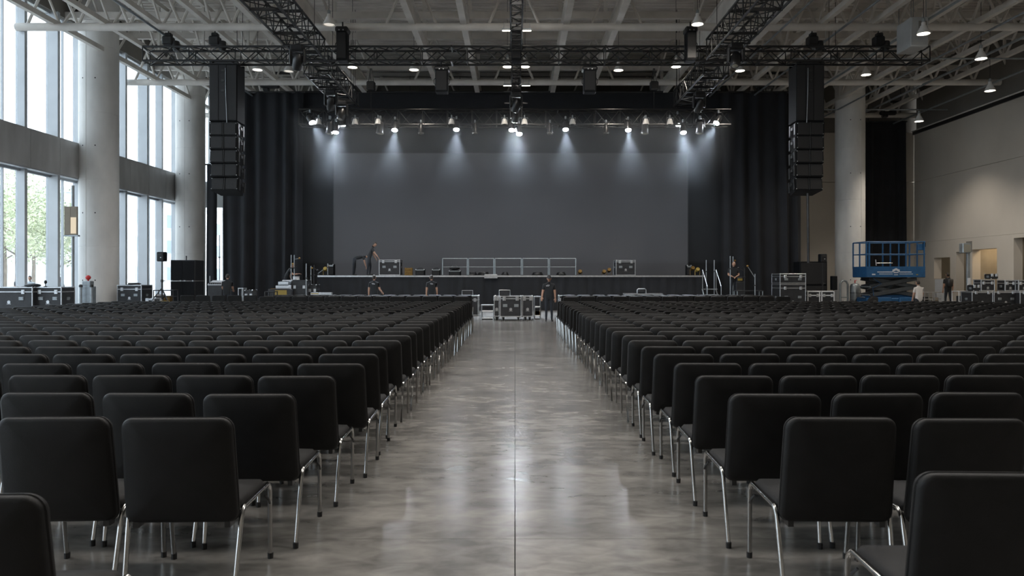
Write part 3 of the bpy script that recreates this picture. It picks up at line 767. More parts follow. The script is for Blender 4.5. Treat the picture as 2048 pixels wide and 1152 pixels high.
YK = [(-.17, 0, .0), (-.17, 0, .28), (-.15, 0, .33), (.15, 0, .33), (.17, 0, .28), (.17, 0, .0)]
yoke_d = MB().tube(YK, .018, 6).data('yoke', M['black'], True)
body_d = MB().lathe([(.0001, .22), (.10, .20), (.135, .12), (.14, -.10), (.15, -.18), (.15, -.24), (.125, -.24), (.12, -.2)], 16).data('lamp_body', M['blackgloss'], True, 30)
ring_d = MB().lathe([(.15, -.2), (.162, -.21), (.162, -.235), (.15, -.24)], 16).data('front_ring', M['darkalu'], True)
lensd = {k: MB().lathe([(.0001, -.290), (.07, -.282), (.115, -.268), (.135, -.252), (.135, -.235), (.0001, -.23)], 16).data('lens', M[k], True) for k in ('hot', 'hotc', 'lens')}
clampd = MB().cbox((0, 0, .38), (.09, .10, .14), .02).data('clamp', M['steel'])
par_d = MB().lathe([(.05, .30), (.09, .26), (.095, .1), (.12, .05), (.12, -.26), (.13, -.27), (.13, -.30), (.11, -.30), (.10, -.2)], 14).data('lamp_body', M['darkalu'], True, 30)
def spot(px, py, lab, lit=True, tilt=(0, 0), power=100, kind='body', z=None, lens='hot', size=62, name='stage_spotlight', cat='spotlight', sc=1.0):
    z = z or RZ-.03
    t = thing(name, lab, cat, (X(px, z), z, H(py, z)+.22*sc)); t.scale = (sc, sc, sc)
    ob('yoke', yoke_d, t); ob('clamp', clampd, t)
    b = ob('lamp_body', body_d if kind == 'body' else par_d, t, rot=(R(tilt[1]-(24 if lit else 12)), R(tilt[0]), 0))
    ob('front_ring', ring_d, b); ob('lens', lensd[lens if lit else 'lens'], b)
    if lit:
        l = bpy.data.lights.new('spot_beam', 'SPOT'); l.energy = power; l.color = (.74, .86, 1.0); l.spot_size = R(size); l.spot_blend = 1.0; l.shadow_soft_size = .06
        o = bpy.data.objects.new('spot_beam', l); COL.objects.link(o); o.parent = b; o.location = (0, 0, -.36)
    # short hanging bracket up to the truss
    tp = rear_z0-(H(py, z)+.22*sc) if z > 36 else None
    if tp is not None and tp > .46*sc: tb('drop_pipe', [(0, 0, .44), (0, 0, tp/sc-.02)], .02, M['steel'], t, 6)
    return t
SW = 3000
SPL = [(620, 247, (-32, 4), 'lit spotlight at the window end of the stage truss, tilted towards the screen'), (672, 265, (0, 6), 'lit spotlight hanging low, second from the window end of the stage truss'),
       (687, 250, (8, 10), 'small lit spotlight tucked up under the stage truss above its low neighbour'), (790, 261, (0, 0), 'lit spotlight with a bright oval lens, between window-side truss and speaker box'),
       (913, 260, (0, 0), 'lit spotlight under the window-half hanging speaker, aimed straight down'), (1024, 261, (3, 0), 'lit spotlight under the centre truss, window-side one of the close trio'),
       (1034, 261, (-2, -5), 'lit spotlight in the middle of the close trio under the centre truss'), (1038, 269, (-4, 0), 'lowest lit spotlight of the close trio under the centre truss'),
       (1131, 260, (0, 0), 'lit spotlight just lift side of the middle, with a wide haze beam'), (1256, 261, (0, 0), 'lit spotlight on the lift half below the hanging speaker'),
       (1355, 250, (-6, 6), 'small lit spotlight tucked under the truss near the lift-side drape'), (1366, 266, (0, 0), 'lit spotlight hanging low near the lift end of the stage truss'),
       (1437, 248, (32, 4), 'lit spotlight at the lift end of the stage truss, tilted towards the screen')]
for i, (px, py, tl, lab) in enumerate(SPL):
    c = px in (1024, 1034, 1038)
    spot(px, py, lab, True, tl, SW*(.55 if c else .45 if px in (687, 1355) else .75 if px in (620, 1437) else 1), z=RZ-(.03 if px not in (1034, 687, 1355) else -.4), lens='hotc' if c else 'hot', size=54)
for (px, lab) in ((842, 'dark cylindrical lamp on the stage truss between two lit spots, window half'), (950, 'dark cylindrical lamp on the stage truss, window side of centre'), (1100, 'dark cylindrical lamp on the stage truss, lift side of centre'), (1212, 'dark cylindrical lamp on the stage truss between two lit spots, lift half')):
    spot(px, 266, lab, False, (0, 4), kind='par', name='stage_parcan', cat='stage lamp', sc=.95)
for (px, lab) in ((660, 'unlit black yoke lamp between the first two lit spots, window end'), (761, 'unlit black yoke lamp beside the bright oval spot, window half'), (1290, 'unlit black yoke lamp beside a lit spot, lift half'), (1400, 'unlit black yoke lamp near the lift end of the stage truss')):
    spot(px, 266, lab, False, (5, 15), name='yoke_lamp', cat='stage lamp', sc=1.25)
for (px, lab) in ((637, 'small pale lamp inside the stage truss near its window end'), (710, 'pale bell lamp sitting in the stage truss below the side truss, window side'), (756, 'small white lamp clamped in the stage truss, window side'), (1009, 'small white lamp window side of the centre trio'), (1049, 'small white lamp lift side of the centre trio'), (1292, 'small white lamp clamped in the stage truss, lift side'), (1340, 'pale lamp in the stage truss below the side truss, lift side'), (903, 'small white box lamp beside a lit spot, window half'), (1145, 'small white box lamp beside a lit spot, lift half')):
    t = thing('flood_lamp', lab, 'stage lamp', (X(px, RZ-.12), RZ-.12, H(243, RZ)))
    ob('lamp_head', MB().lathe([(.0001, .12), (.09, .10), (.15, -.1), (.16, -.16), (.14, -.16), (.0001, -.08)], 12).data('lamp_head', M['lampwhite'], True, 30), t)
    ob('hook_clamp', MB().cbox((0, .05, .22), (.06, .12, .16), .015).data('hook_clamp', M['steel']), t)
    tb('bail', [(-.15, 0, -.02), (-.15, 0, .16), (.15, 0, .16), (.15, 0, -.02)], .012, M['steel'], t, 5)
# moving heads hanging on the side trusses
mh_base = MB().cbox((0, 0, .52), (.46, .40, .20), .04).data('head_base', M['black'])
mh_arm = MB(); mh_arm.cbox((-.25, 0, .2), (.09, .22, .55), .04); mh_arm.cbox((.25, 0, .2), (.09, .22, .55), .04); mh_arm.cbox((0, 0, .42), (.5, .24, .10), .03); mh_arm = mh_arm.data('arm', M['black'])
mh_head = MB().lathe([(.0001, .30), (.12, .28), (.19, .14), (.20, -.1), (.16, -.3), (.13, -.34), (.0001, -.30)], 14).data('head', M['blackgloss'], True, 40)
def mover(x, y, ztop, tilt, lab, wb=1.08):
    t = thing('moving_head_light', lab, 'stage lamp', (x, y, ztop-.62)); bx('mount_bar', (-wb/2, -.04, .61), (wb/2, .04, .655), M['black'], t); ob('head_base', mh_base, t); ob('arm', mh_arm, t)
    o = ob('head', mh_head, t, (0, 0, .05), (R(tilt), R(12), 0)); ob('lens', MB().ball((0, 0, -.325), (.12, .12, .03), 12, 6).data('lens', M['lens'], True), o)
for (x, y, zt, tl, lab) in ((-8.0, 27.6, TB-.14, 20, 'black moving light under the window-side truss, just before the front truss'), (8.05, 27.4, TB-.14, -25, 'black moving light under the lift-side truss, just before the front truss'),
                        (-8.15, 33.2, TB-.38, 30, 'black moving light under the short window-side truss, upper of two'), (-8.15, 35.3, TB-.38, -20, 'black moving light under the short window-side truss beside the stage truss'),
                        (8.25, 33.6, TB-.38, 25, 'black moving light under the short lift-side truss'), (.05, 33.0, TB-.51, 15, 'black moving light under the short centre truss'), (.05, 35.2, TB-.51, 0, 'black moving light on the centre line, just before the stage truss')):
    mover(x, y, zt, tl, lab)
# ================================================================ AIR UNIT
t = thing('air_unit', 'pale boxed air handling unit under the roof near the beige wall', 'air unit', (X(1840, 28), 28, H(92, 28)))
hz = H(33, 28)-H(92, 28); ob('casing', MB().cbox((0, .55, hz/2), (.66, 1.05, hz), .02).data('casing', M['hvac']), t)
bx('front_panel', (-.29, .0, .06), (.29, .026, hz-.06), M['hvac'], t); bx('vent', (-.05, -.02, hz*.6), (.25, .0, hz*.85), M['walldark'], t)
for (dx, dy) in ((-.28, .1), (.28, .1), (-.28, 1.0), (.28, 1.0)): tb('hanger_rod', [(dx, dy, hz), (dx, dy, 14.52-H(92, 28))], .015, M['steel'], t, 5)
# ================================================================ STAGE, SCREEN, DRAPES
SZ = 37.0; ST = H(551, SZ); sx0, sx1 = X(635, SZ), X(1408, SZ)
def pleats(x0, x1, z0, z1, pitch, amp, seed, lean=0.0, rows=9):
    rnd = random.Random(seed); n_ = int((x1-x0)/pitch); cols = []
    for i in range(n_*6+1):
        u = i/(n_*6); ph = i/6*2*math.pi
        cols.append((x0+(x1-x0)*u, amp*(.75+.5*math.sin(i*.37+seed))*(math.sin(ph+.8*math.sin(i*.21))), rnd.uniform(-.01, .01)))
    vs = []; fs = []; q = len(cols)
    for r in range(rows+1):
        f = r/rows; zz = z1+(z0-z1)*f
        for (x, y, j) in cols: vs.append((x+.05*math.sin(f*3+x*1.3)*f+lean*f, y*(.55+.45*f)+j, zz))
    for r in range(rows):
        for i in range(q-1): fs.append((r*q+i, r*q+i+1, (r+1)*q+i+1, (r+1)*q+i))
    return MB().add(vs, fs)
def drape(lab, px0, px1, z, ytop, zb, pitch, amp, seed, name='stage_drape', lean=0, pipe=True):
    x0, x1 = X(px0, z), X(px1, z); zt = H(ytop, z); t = thing(name, lab, 'curtain', (0, z, 0))
    ob('cloth', pleats(x0, x1, zb, zt, pitch, amp, seed, lean).data('cloth', M['curtain'], True, 80), t)
    if pipe:
        tb('header_pipe', [(x0-.1, 0, zt+.03), (x1+.1, 0, zt+.03)], .045, M['darkalu'], t)
        for xx in (x0+.3, x1-.3): tb('suspension', [(xx, 0, zt+.05), (xx, 0, zt+2.2)], .015, M['black'], t, 5)
    return t
drape('tall black pleated drape beside the stage at the window end', 447, 606, 40.4, 185, .03, .62, .20, 3, lean=-.05)
drape('tall black pleated drape beside the stage at the lift end', 1440, 1600, 40.4, 185, .03, .62, .20, 9, lean=.1)
drape('narrow black drape strip hanging before the glass by the second column', 414, 434, 42.2, 330, .03, .42, .10, 4)
drape('black drape on the far wall behind the blue scissor lift', 1727, 1811, 46.4, 244, .03, .55, .12, 6)
t = thing('backdrop_cloth', 'flat dark cloth behind the projection screen', 'curtain', (0, 41.5, 0))
ob('cloth', MB().bb((X(598, 41.5), 0, .02), (X(1448, 41.5), .06, 11.0)).data('cloth', M['backblack']), t)
t = thing('valance', 'black valance strip hanging across the top of the stage above the screen', 'curtain', (0, 40.9, 0))
ob('cloth', pleats(X(600, 40.9), X(1446, 40.9), H(270, 40.9), H(186, 40.9), 2.2, .02, 2).data('cloth', M['curtain'], True, 80), t)
tb('header_pipe', [(X(598, 40.9), 0, H(184, 40.9)), (X(1448, 40.9), 0, H(184, 40.9))], .06, M['black'], t)
for k in range(9):
    xx = X(620+k*100, 40.9); tb('suspension', [(xx, 0, H(184, 40.9)), (xx, 0, 12.6)], .015, M['black'], t, 5)
zc = 41.2; a, b, c, d_ = X(667, zc), X(1376, zc), H(551, zc)-.1, H(306, zc)
t = thing('projection_screen', 'wide plain grey projection screen behind the stage', 'screen', (0, zc, 0))
ob('screen_surface', MB().bb((a, 0, c), (b, .04, d_)).data('screen_surface', M['screen']), t)
fm = MB()
for p, q in (((a-.03, -.01, c), (a+.02, .06, d_)), ((b-.02, -.01, c), (b+.03, .06, d_)), ((a-.03, -.01, d_-.02), (b+.03, .06, d_+.03)), ((a-.03, -.01, c-.05), (b+.03, .06, c))): fm.bb(p, q)
ob('screen_frame', fm.data('screen_frame', M['casepanel']), t)
for xx in (a+.6, 0, b-.6): tb('leg', [(xx, .12, 0), (xx, .12, c)], .04, M['black'], t)

st = thing('stage', 'long black stage with a pale front edge and pleated skirt', 'stage', (0, SZ, 0))
nd = 8
for i in range(nd):
    x0 = sx0+(sx1-sx0)*i/nd; x1 = sx0+(sx1-sx0)*(i+1)/nd
    bx('deck_panel', (x0+.006, .02, ST-.12), (x1-.006, 3.9, ST), M['blackgloss'], st)
    bx('edge_trim', (x0+.004, -.03, ST-.075), (x1-.004, .02, ST+.004), M['alu'], st, label='pale metal edge')
    for yy in (.4, 2.2, 3.7): tb('leg', [(x0+.3, yy, 0), (x0+.3, yy, ST-.12)], .04, M['steel'], st, 6)
ob('skirt', pleats(sx0, sx1, .01, ST-.075, .45, .028, 5, rows=4).data('skirt', M['curtain'], True, 80), st)
sk = MB(); sk.bb((sx0-.02, 0, .01), (sx0, 3.9, ST-.1)); sk.bb((sx1, 0, .01), (sx1+.02, 3.9, ST-.1)); ob('side_skirt', sk.data('side_skirt', M['curtain']), st)

def riser(name, lab, x0, x1, y0, y1, h_, top, edge):
    t = thing(name, lab, 'platform', ((x0+x1)/2, (y0+y1)/2, 0)); w_, d = (x1-x0)/2, (y1-y0)/2
    n_ = max(1, round((x1-x0)/2))
    for i in range(n_):
        a_ = -w_+2*w_*i/n_; b_ = -w_+2*w_*(i+1)/n_; bx('deck_panel', (a_+.006, -d, h_-.09), (b_-.006, d, h_), top, t)
    fm = MB()
    for p, q in (((-w_-.03, -d-.03, h_-.12), (w_+.03, -d, h_+.004)), ((-w_-.03, d, h_-.12), (w_+.03, d+.03, h_+.004)), ((-w_-.03, -d, h_-.12), (-w_, d, h_+.004)), ((w_, -d, h_-.12), (w_+.03, d, h_+.004))): fm.bb(p, q)
    ob('edge_trim', fm.data('edge_trim', edge), t)
    for sx in (-1, 1):
        for sy in (-1, 1): tb('leg', [(sx*(w_-.1), sy*(d-.1), 0), (sx*(w_-.1), sy*(d-.1), h_-.1)], .03, M['steel'], t, 6)
    return t
riser('low_platform', 'low pale platform under the cases along the windows', -19.5, -14.9, 25.4, 32.5, .50, M['white'], M['white'])
riser('low_platform', 'low platform behind the first column under the lone case', -17.85, -14.2, 33.0, 36.3, .42, M['white'], M['white'])
riser('low_platform', 'low white-edged platform on the floor beside the white-shirted person', 19.0, 24.7, 29.6, 33.7, .25, M['steel'], M['white'])
riser('side_platform', 'black side platform at the window end of the stage', -12.6, sx0-.12, 36.2, 39.6, .60, M['blackgloss'], M['black'])
riser('side_platform', 'black side platform at the lift end of the stage', sx1+.12, 12.05, 36.4, 39.6, .60, M['blackgloss'], M['black'])

# ================================================================ FLIGHT CASES
ballc = MB().ball((0, 0, 0), .035, 8, 5).data('corner', M['alu'], True)
wheel_d = MB().lathe([(.0001, -.025), (.055, -.025), (.062, -.012), (.062, .012), (.055, .025), (.0001, .025)], 14, Matrix.Rotation(R(90), 4, 'Y')).data('wheel', M['rubber'], True, 40)
fork = MB(); fork.bb((-.05, -.05, .10), (.05, .05, .12)); fork.bb((-.045, -.02, .0), (-.034, .03, .11)); fork.bb((.034, -.02, .0), (.045, .03, .11)); fork_d = fork.data('caster', M['steel'])
ltb = MB(); ltb.cbox((0, 0, 0), (.12, .02, .15), .008); ltb.cbox((0, -.014, .01), (.06, .02, .07), .006); latch_d = ltb.data('latch', M['alu'])
hdb = MB(); hdb.cbox((0, 0, 0), (.17, .012, .11), .005); hdb.bb((-.06, -.012, -.035), (.06, -.004, .035)); hdb.tube([(-.065, -.02, .0), (-.065, -.03, .02), (.065, -.03, .02), (.065, -.02, 0)], .009, 5); handle_d = hdb.data('handle', M['steel'])
emb = MB(); emb.lathe([(.035, -.004), (.055, -.004), (.055, .004), (.035, .004)], 14, Matrix.Rotation(R(90), 4, 'X')); emb.bb((-.07, -.004, -.075), (.07, .004, -.06)); emblem_d = emb.data('printed_mark', M['alu'])
def flight_case(lab, x, y, z, w, d, hgt, rz=0.0, wheels=False, lid=.22, panel='casepanel', edge='alu', nh=2, mark=True, r=.018, name='flight_case', cat='flight case', group=None):
    t = thing(name, lab, cat, (x, y, z), R(rz), group); z0 = .13 if wheels else .012
    m_ = M[panel]; e = M[edge]; zl = hgt-(hgt-z0)*lid
    bx('case_body', (-w/2+.008, -d/2+.008, z0), (w/2-.008, d/2-.008, zl-.006), m_, t)
    bx('lid', (-w/2+.008, -d/2+.008, zl+.006), (w/2-.008, d/2-.008, hgt-.004), m_, t)
    ev = MB().cbox((0, 0, 0), (2*r, 2*r, hgt-z0), .006).data('edge_strip', e); ew = MB().cbox((0, 0, 0), (w, 2*r, 2*r), .006).data('edge_strip', e); ed = MB().cbox((0, 0, 0), (2*r, d, 2*r), .006).data('edge_strip', e)
    for sx in (-1, 1):
        for sy in (-1, 1): ob('edge_strip', ev, t, (sx*(w/2-r*.7), sy*(d/2-r*.7), (z0+hgt)/2))
    for zz in (z0+r, hgt-r, zl):
        for s_ in (-1, 1): ob('edge_strip', ew, t, (0, s_*(d/2-r*.7), zz)); ob('edge_strip', ed, t, (s_*(w/2-r*.7), 0, zz))
    for sx in (-1, 1):
        for sy in (-1, 1):
            for zz in (z0+.02, hgt-.02): ob('corner', ballc, t, (sx*(w/2-.02), sy*(d/2-.02), zz))
    for s_ in (-1, 1): ob('latch', latch_d, t, (s_*w*.30, -d/2-.008, zl))
    for s_ in ((-1, 1) if nh == 2 else ()): ob('handle', handle_d, t, (s_*w*.26, -d/2-.004, z0+(zl-z0)*.62))
    for s_ in (-1, 1): ob('handle', handle_d, t, (s_*(w/2+.002), 0, z0+(zl-z0)*.6), (0, 0, R(90*s_)))
    if mark: ob('printed_mark', emblem_d, t, (0, -d/2+.002, z0+(zl-z0)*.42))
    if wheels:
        for sx in (-1, 1):
            for sy in (-1, 1): o = ob('caster', fork_d, t, (sx*(w/2-.12), sy*(d/2-.12), .01)); ob('wheel', wheel_d, o, (0, .015, .052))
    return t
def fc(lab, px0, px1, ytop, z, d, base=0.0, **k):
    x0, x1 = X(px0, z), X(px1, z)
    return flight_case(lab, (x0+x1)/2, z+d/2, base, x1-x0, d, H(ytop, z)-base, **k)
fc('wide black flight case on the window platform, at the picture edge', -30, 65, 574, 26.0, .8, .50)
fc('square black flight case on the window platform, beside the first column', 68, 123, 574, 26.2, .8, .50)
fc('black flight case with silver edges between the two window-side columns', 234, 283, 570, 33.3, 1.0, .42)
fc('small low black case beside the lone silver-edged case', 291, 309, 597, 33.2, .5, .42, mark=False, nh=0)
fc('large black wheeled flight case in the middle of the aisle end', 1000, 1043, 592, 28.3, .85, 0, wheels=True, lid=.13)
fc('narrower black wheeled flight case touching the large one, lift side', 1044.5, 1066, 592, 28.4, .8, 0, wheels=True, lid=.13, nh=0)
fc('slim black wheeled case touching the large aisle case, window side', 988, 999, 592, 28.5, .8, 0, wheels=True, lid=.13, nh=0)
fc('black case with silver edges on the stage beside the person reaching down', 758, 800, 519.5, 38.3, .9, ST, wheels=False, lid=.12)
fc('black case with silver edges standing alone on the stage, lift half', 1232, 1271, 520, 38.3, .95, ST, lid=.12)
fc('tall black flight case with silver edges beside the lift-end drape, lower of two', 1560, 1612, 568, 35.5, 1.15, 0, lid=.15)
fc('shallow black flight case stacked on the tall one beside the lift-end drape', 1560, 1612, 547, 35.5, 1.15, H(567.5, 35.5), lid=.3, mark=False)
fc('silver-framed black case in front of the tripod speaker, drape side', 1615, 1640, 582, 36, .8, 0, edge='white', r=.026, nh=0)
fc('silver-framed black case in front of the tripod speaker, column side', 1643, 1669, 582, 36, .8, 0, edge='white', r=.026, nh=0)
fc('low plain black case at the foot of the lift-side column', 1674, 1703, 603, 35, .7, 0, edge='black', nh=0, mark=False)
fc('big black road case under the equipment stack by the beige wall', 1944, 1986, 583, 35.5, .9, 0, wheels=True, lid=.06, nh=0)
fc('second big black road case by the beige wall, beside the first', 1988, 2036, 583, 35.5, .9, 0, wheels=True, lid=.06)
fc('road case by the beige wall cut off at the picture edge', 2040, 2080, 583, 35.2, .9, 0, wheels=True, lid=.06, nh=0)
fc('silver-framed rack case on the road case, base of the equipment stack', 1962, 1990, 559, 35.6, .6, H(582.8, 35.6), edge='alu', r=.024, nh=0, lid=.3)
fc('small dark case on the very top of the equipment stack', 1982, 1996, 548, 35.6, .5, H(558.5, 35.6), edge='black', nh=0, mark=False)
fc('small dark case sitting flat on the first road case', 1947, 1960, 570, 35.6, .5, H(582.8, 35.6), edge='black', nh=0, mark=False)
fc('rack case on the second road case by the beige wall', 2010, 2032, 560, 35.6, .6, H(582.8, 35.6), edge='alu', r=.024, nh=0, lid=.3)
fc('rack case on the road case at the picture edge', 2037, 2060, 560, 35.4, .6, H(582.8, 35.4), edge='alu', r=.024, nh=0, lid=.3)
fc('small silver case standing before the window-end drape', 466, 489, 593, 30.8, .6, 0, panel='steel', nh=0)
fc('black silver-edged case at the head of the far chairs, window side of aisle', 922, 957, 591, 31.6, .8, 0, nh=0, r=.02)
fc('black-topped case behind the far chairs, lift side of aisle', 1118, 1134, 591, 31.8, .7, 0, nh=0, mark=False)
fc('black box standing before the window end of the stage', 583, 614, 560, 35.3, .7, 0, edge='black', nh=0, mark=False)
fc('dark amplifier case with a pale front plate at the window end of the stage', 616, 633, 569, 35.6, .6, 0, edge='black', nh=0)
fc('tall black case left open behind the small silver case', 489, 505, 580, 32.6, .6, 0, edge='darkalu', nh=0, mark=False)

# open trays, lids, small gear
def box_thing(name, lab, cat, px0, px1, y0, z, d, base, m_, extra=None, e=.015):
    x0, x1 = X(px0, z), X(px1, z); t = thing(name, lab, cat, ((x0+x1)/2, z, base)); w = x1-x0; h_ = H(y0, z)-base
    ob('body', MB().cbox((0, d/2, h_/2), (w, d, h_), e).data('body', M[m_]), t)
    if extra: extra(t, w, d, h_)
    return t
def amp(t, w, d, h_):
    bx('grille', (-w*.42, -.02, h_*.1), (w*.42, 0, h_*.72), M['grille'], t); bx('control_strip', (-w*.42, -.015, h_*.78), (w*.42, 0, h_*.92), M['steel'], t)
    tb('handle', [(-w*.25, d/2, h_), (-w*.22, d/2, h_+.05), (w*.22, d/2, h_+.05), (w*.25, d/2, h_)], .015, M['black'], t, 6)
    for s in (-1, 1): ob('corner', ballc, t, (s*(w/2-.02), 0.01, h_-.03))
box_thing('amplifier', 'small dark amplifier on the stage, nearest the brass crate', 'amplifier', 831, 849, 538, 38.4, .4, ST, 'speaker', amp)
box_thing('amplifier', 'small dark amplifier on the stage just before the railing', 'amplifier', 864, 880, 538, 38.4, .4, ST, 'speaker', amp)
box_thing('amplifier', 'wide dark amplifier behind the first railing panel, under a black bag', 'amplifier', 898, 921, 541, 38.6, .5, ST, 'speaker', amp)
t = thing('gear_bag', 'slumped black bag lying on the wide amplifier behind the railing', 'bag', (X(909, 38.7), 38.85, H(540.6, 38.7)+.02))
ob('bag_body', MB().ball((0, 0, .09), (.28, .2, .10), 12, 7).data('bag_body', M['black'], True), t); tb('strap', [(-.18, -.1, .14), (-.1, -.18, .22), (.1, -.18, .22), (.18, -.1, .14)], .012, M['alu'], t, 5)
def crate_x(t, w, d, h_):
    for i in range(3): bx('slat', (-w*.46, -.02, h_*(.08+.3*i)), (w*.46, 0, h_*(.28+.3*i)), M['amber'], t)
    for s in (-1, 1): bx('corner_post', (s*w*.5-.02, -.03, 0), (s*w*.5+.02, .02, h_+.02), M['amber'], t)
box_thing('brass_crate', 'brownish brass crate on the stage beside the silver-edged case', 'crate', 810, 824, 536, 38.4, .4, ST, 'amber', crate_x)
def lamp_small(px, y0, z, lab, m_, base):
    t = thing('floor_lamp_unit', lab, 'stage lamp', (X(px, z), z, base)); h_ = H(y0, z)-base
    bx('base_plate', (-.12, -.10, 0), (.12, .10, .03), M['black'], t); tb('bracket', [(-.11, 0, .03), (-.12, 0, h_*.6), (.12, 0, h_*.6), (.11, 0, .03)], .015, M[m_], t, 6)
    ob('lamp_body', MB().lathe([(.05, -.12), (.09, -.1), (.10, .1), (.085, .13), (.0001, .12)], 12, Matrix.Translation((0, 0, h_*.7)) @ Matrix.Rotation(R(70), 4, 'X')).data('lamp_body', M[m_], True), t)
lamp_small(1208, 541, 38.4, 'small brass stage lamp beside the lone case, window side', 'amber', ST)
lamp_small(1218, 536, 38.5, 'taller brass stage lamp touching the lone case on stage', 'amber', ST)
lamp_small(1160, 541, 38.0, 'tiny brass lamp at the lift end of the stage railing', 'amber', ST)
lamp_small(1385, 531, 37.9, 'amber stage lamp near the lift end of the stage', 'amber', ST)
lamp_small(1395, 535, 37.7, 'second amber stage lamp near the stage steps', 'yellow', ST)
lamp_small(651, 533, 37.8, 'yellow lamp at the window end of the stage beside the monitor', 'yellow', ST)
box_thing('stage_monitor', 'black monitor speaker on the window end of the stage', 'speaker', 655, 667, 528, 38.2, .4, ST, 'speaker', amp)
box_thing('stage_monitor', 'black monitor speaker on the lift end of the stage', 'speaker', 1374, 1383, 530, 38.2, .4, ST, 'speaker', amp)
def coil(px, z, base, r, lab, m_='black'):
    t = MB(); pts = []
    for i in range(44): a = i*.6; pts.append(((r-.002*i)*math.cos(a), (r-.002*i)*math.sin(a), .02+.0035*i))
    t.tube(pts, .018, 6); o = ob('cable_coil', t.data('cable_coil', M[m_], True), None, (X(px, z), z, base)); tag(o, lab, 'cable')
coil(945, 38.3, ST, .26, 'dark cable coil lying behind the second railing panel'); coil(967, 38.4, ST, .32, 'wider dark cable coil at the foot of the second railing panel'); coil(1010, 38.2, ST, .2, 'black cable coil behind the third railing panel'); coil(1075, 38.5, ST, .3, 'dark cable coil behind the fourth railing panel'); coil(1122, 38.3, ST, .26, 'dark cable coil behind the last railing panel')
coil(330, 33.15, .42, .24, 'yellow cable coil at the foot of the window-side tripod', 'yellow')
# railing panels on the stage
def guard(px0, px1, z, base, ytop, lab, name='guard_rail', m_='steel'):
    x0, x1 = X(px0, z), X(px1, z); h_ = H(ytop, z)-base; t = thing(name, lab, 'railing', ((x0+x1)/2, z, base), 0, 'metal railing panels on the stage'); w = (x1-x0)/2
    for s in (-1, 1): tb('post', [(s*w, 0, 0), (s*w, 0, h_)], .028, M[m_], t); bx('foot', (s*w-.05, -.12, 0), (s*w+.05, .12, .03), M['black'], t)
    tb('top_rail', [(-w, 0, h_), (w, 0, h_)], .026, M[m_], t); tb('mid_rail', [(-w, 0, h_*.5), (w, 0, h_*.5)], .018, M[m_], t)
gp = [884, 936, 989, 1044, 1098, 1153]
for i in range(5): guard(gp[i]+1.3, gp[i+1]-1.3, 37.5, ST, 517, '%s panel of the metal railing along the stage front, counted from the window end' % ORD[i])
t = thing('loose_metal_tray', 'loose silver tray lying on the stage front edge below the railing', 'tray', (X(982, 36.9), 36.86, ST+.006))
bx('plate', (-.30, -.14, 0), (.30, .12, .05), M['white'], t, e=.01); bx('rim', (-.32, -.16, -.14), (.32, -.145, .03), M['alu'], t)
# open tray case before the stage
t = thing('open_case', 'flat open silver case standing before the stage, lift half', 'flight case', (X(1288, 33.5), 33.5, 0)); w = X(1326, 33.5)-X(1251, 33.5); hh = H(587, 33.5)
bx('tray', (-w/2, 0, hh-.16), (w/2, .6, hh-.03), M['casepanel'], t); fm = MB()
for p, q in (((-w/2-.02, -.02, hh-.05), (w/2+.02, .02, hh)), ((-w/2-.02, .58, hh-.05), (w/2+.02, .62, hh)), ((-w/2-.02, 0, hh-.05), (-w/2+.02, .6, hh)), ((w/2-.02, 0, hh-.05), (w/2+.02, .6, hh)), ((-w/2-.02, -.02, hh-.18), (-w/2+.03, .02, hh)), ((w/2-.03, -.02, hh-.18), (w/2+.02, .02, hh))): fm.bb(p, q)
ob('silver_edge', fm.data('silver_edge', M['alu']), t)
for sx in (-1, 1):
    for yy in (.05, .55): tb('leg', [(sx*(w/2-.08), yy, 0), (sx*(w/2-.08), yy, hh-.16)], .02, M['steel'], t, 6)
t = thing('lamp_case', 'small rounded silver box resting on the flat open case', 'box', (X(1284, 33.6), 33.8, hh)); h2 = H(578, 33.6)-hh
ob('body', MB().cbox((0, 0, h2/2), (.36, .26, h2), .05).data('body', M['casepanel']), t); tb('handle', [(-.2, -.1, 0), (-.2, -.1, h2*.8), (-.14, -.1, h2+.02), (.14, -.1, h2+.02), (.2, -.1, h2*.8), (.2, -.1, 0)], .018, M['alu'], t, 6)
t = thing('silver_bar', 'low silver and yellow cable tray before the window end of the stage', 'cable tray', (X(642, 33.2), 33.2, 0)); w = .92; hh = H(585, 33.2)
bx('tray', (-.46, 0, hh-.10), (.46, .25, hh), M['alu'], t); bx('yellow_strip', (-.44, -.012, hh-.07), (-.1, 0, hh-.03), M['yellow'], t)
for sx in (-.4, .4): bx('leg', (sx-.03, .05, 0), (sx+.03, .2, hh-.1), M['steel'], t)
# open metal frames and carts
def cart(lab, px0, px1, ytop, z, d, m_='alu', shelves=(.15, .55), name='metal_cart', cat='cart', fill=None, base=0.0, r=.022):
    x0, x1 = X(px0, z), X(px1, z); t = thing(name, lab, cat, ((x0+x1)/2, z, base)); w = x1-x0; h_ = H(ytop, z)-base
    for sx in (-1, 1):
        for yy in (0, d): tb('post', [(sx*w/2, yy, 0), (sx*w/2, yy, h_)], r, M[m_], t, 6)
        for f in shelves: tb('rail', [(sx*w/2, 0, h_*f), (sx*w/2, d, h_*f)], r*.8, M[m_], t, 6)
    for f in (*shelves, 1.0):
        for yy in (0, d): tb('rail', [(-w/2, yy, h_*f), (w/2, yy, h_*f)], r*.8, M[m_], t, 6)
    bx('shelf', (-w/2, 0, h_*shelves[0]), (w/2, d, h_*shelves[0]+.015), M['darkalu'], t); bx('table_top', (-w/2-.02, -.02, h_), (w/2+.02, d+.02, h_+.025), M[m_], t)
    if fill:
        for i, (a_, b_, c_, mm) in enumerate(fill): bx('stored_box', (-w/2+a_*w, .05, h_*shelves[0]+.02), (-w/2+b_*w, d-.05, h_*c_), M[mm], t)
    return t
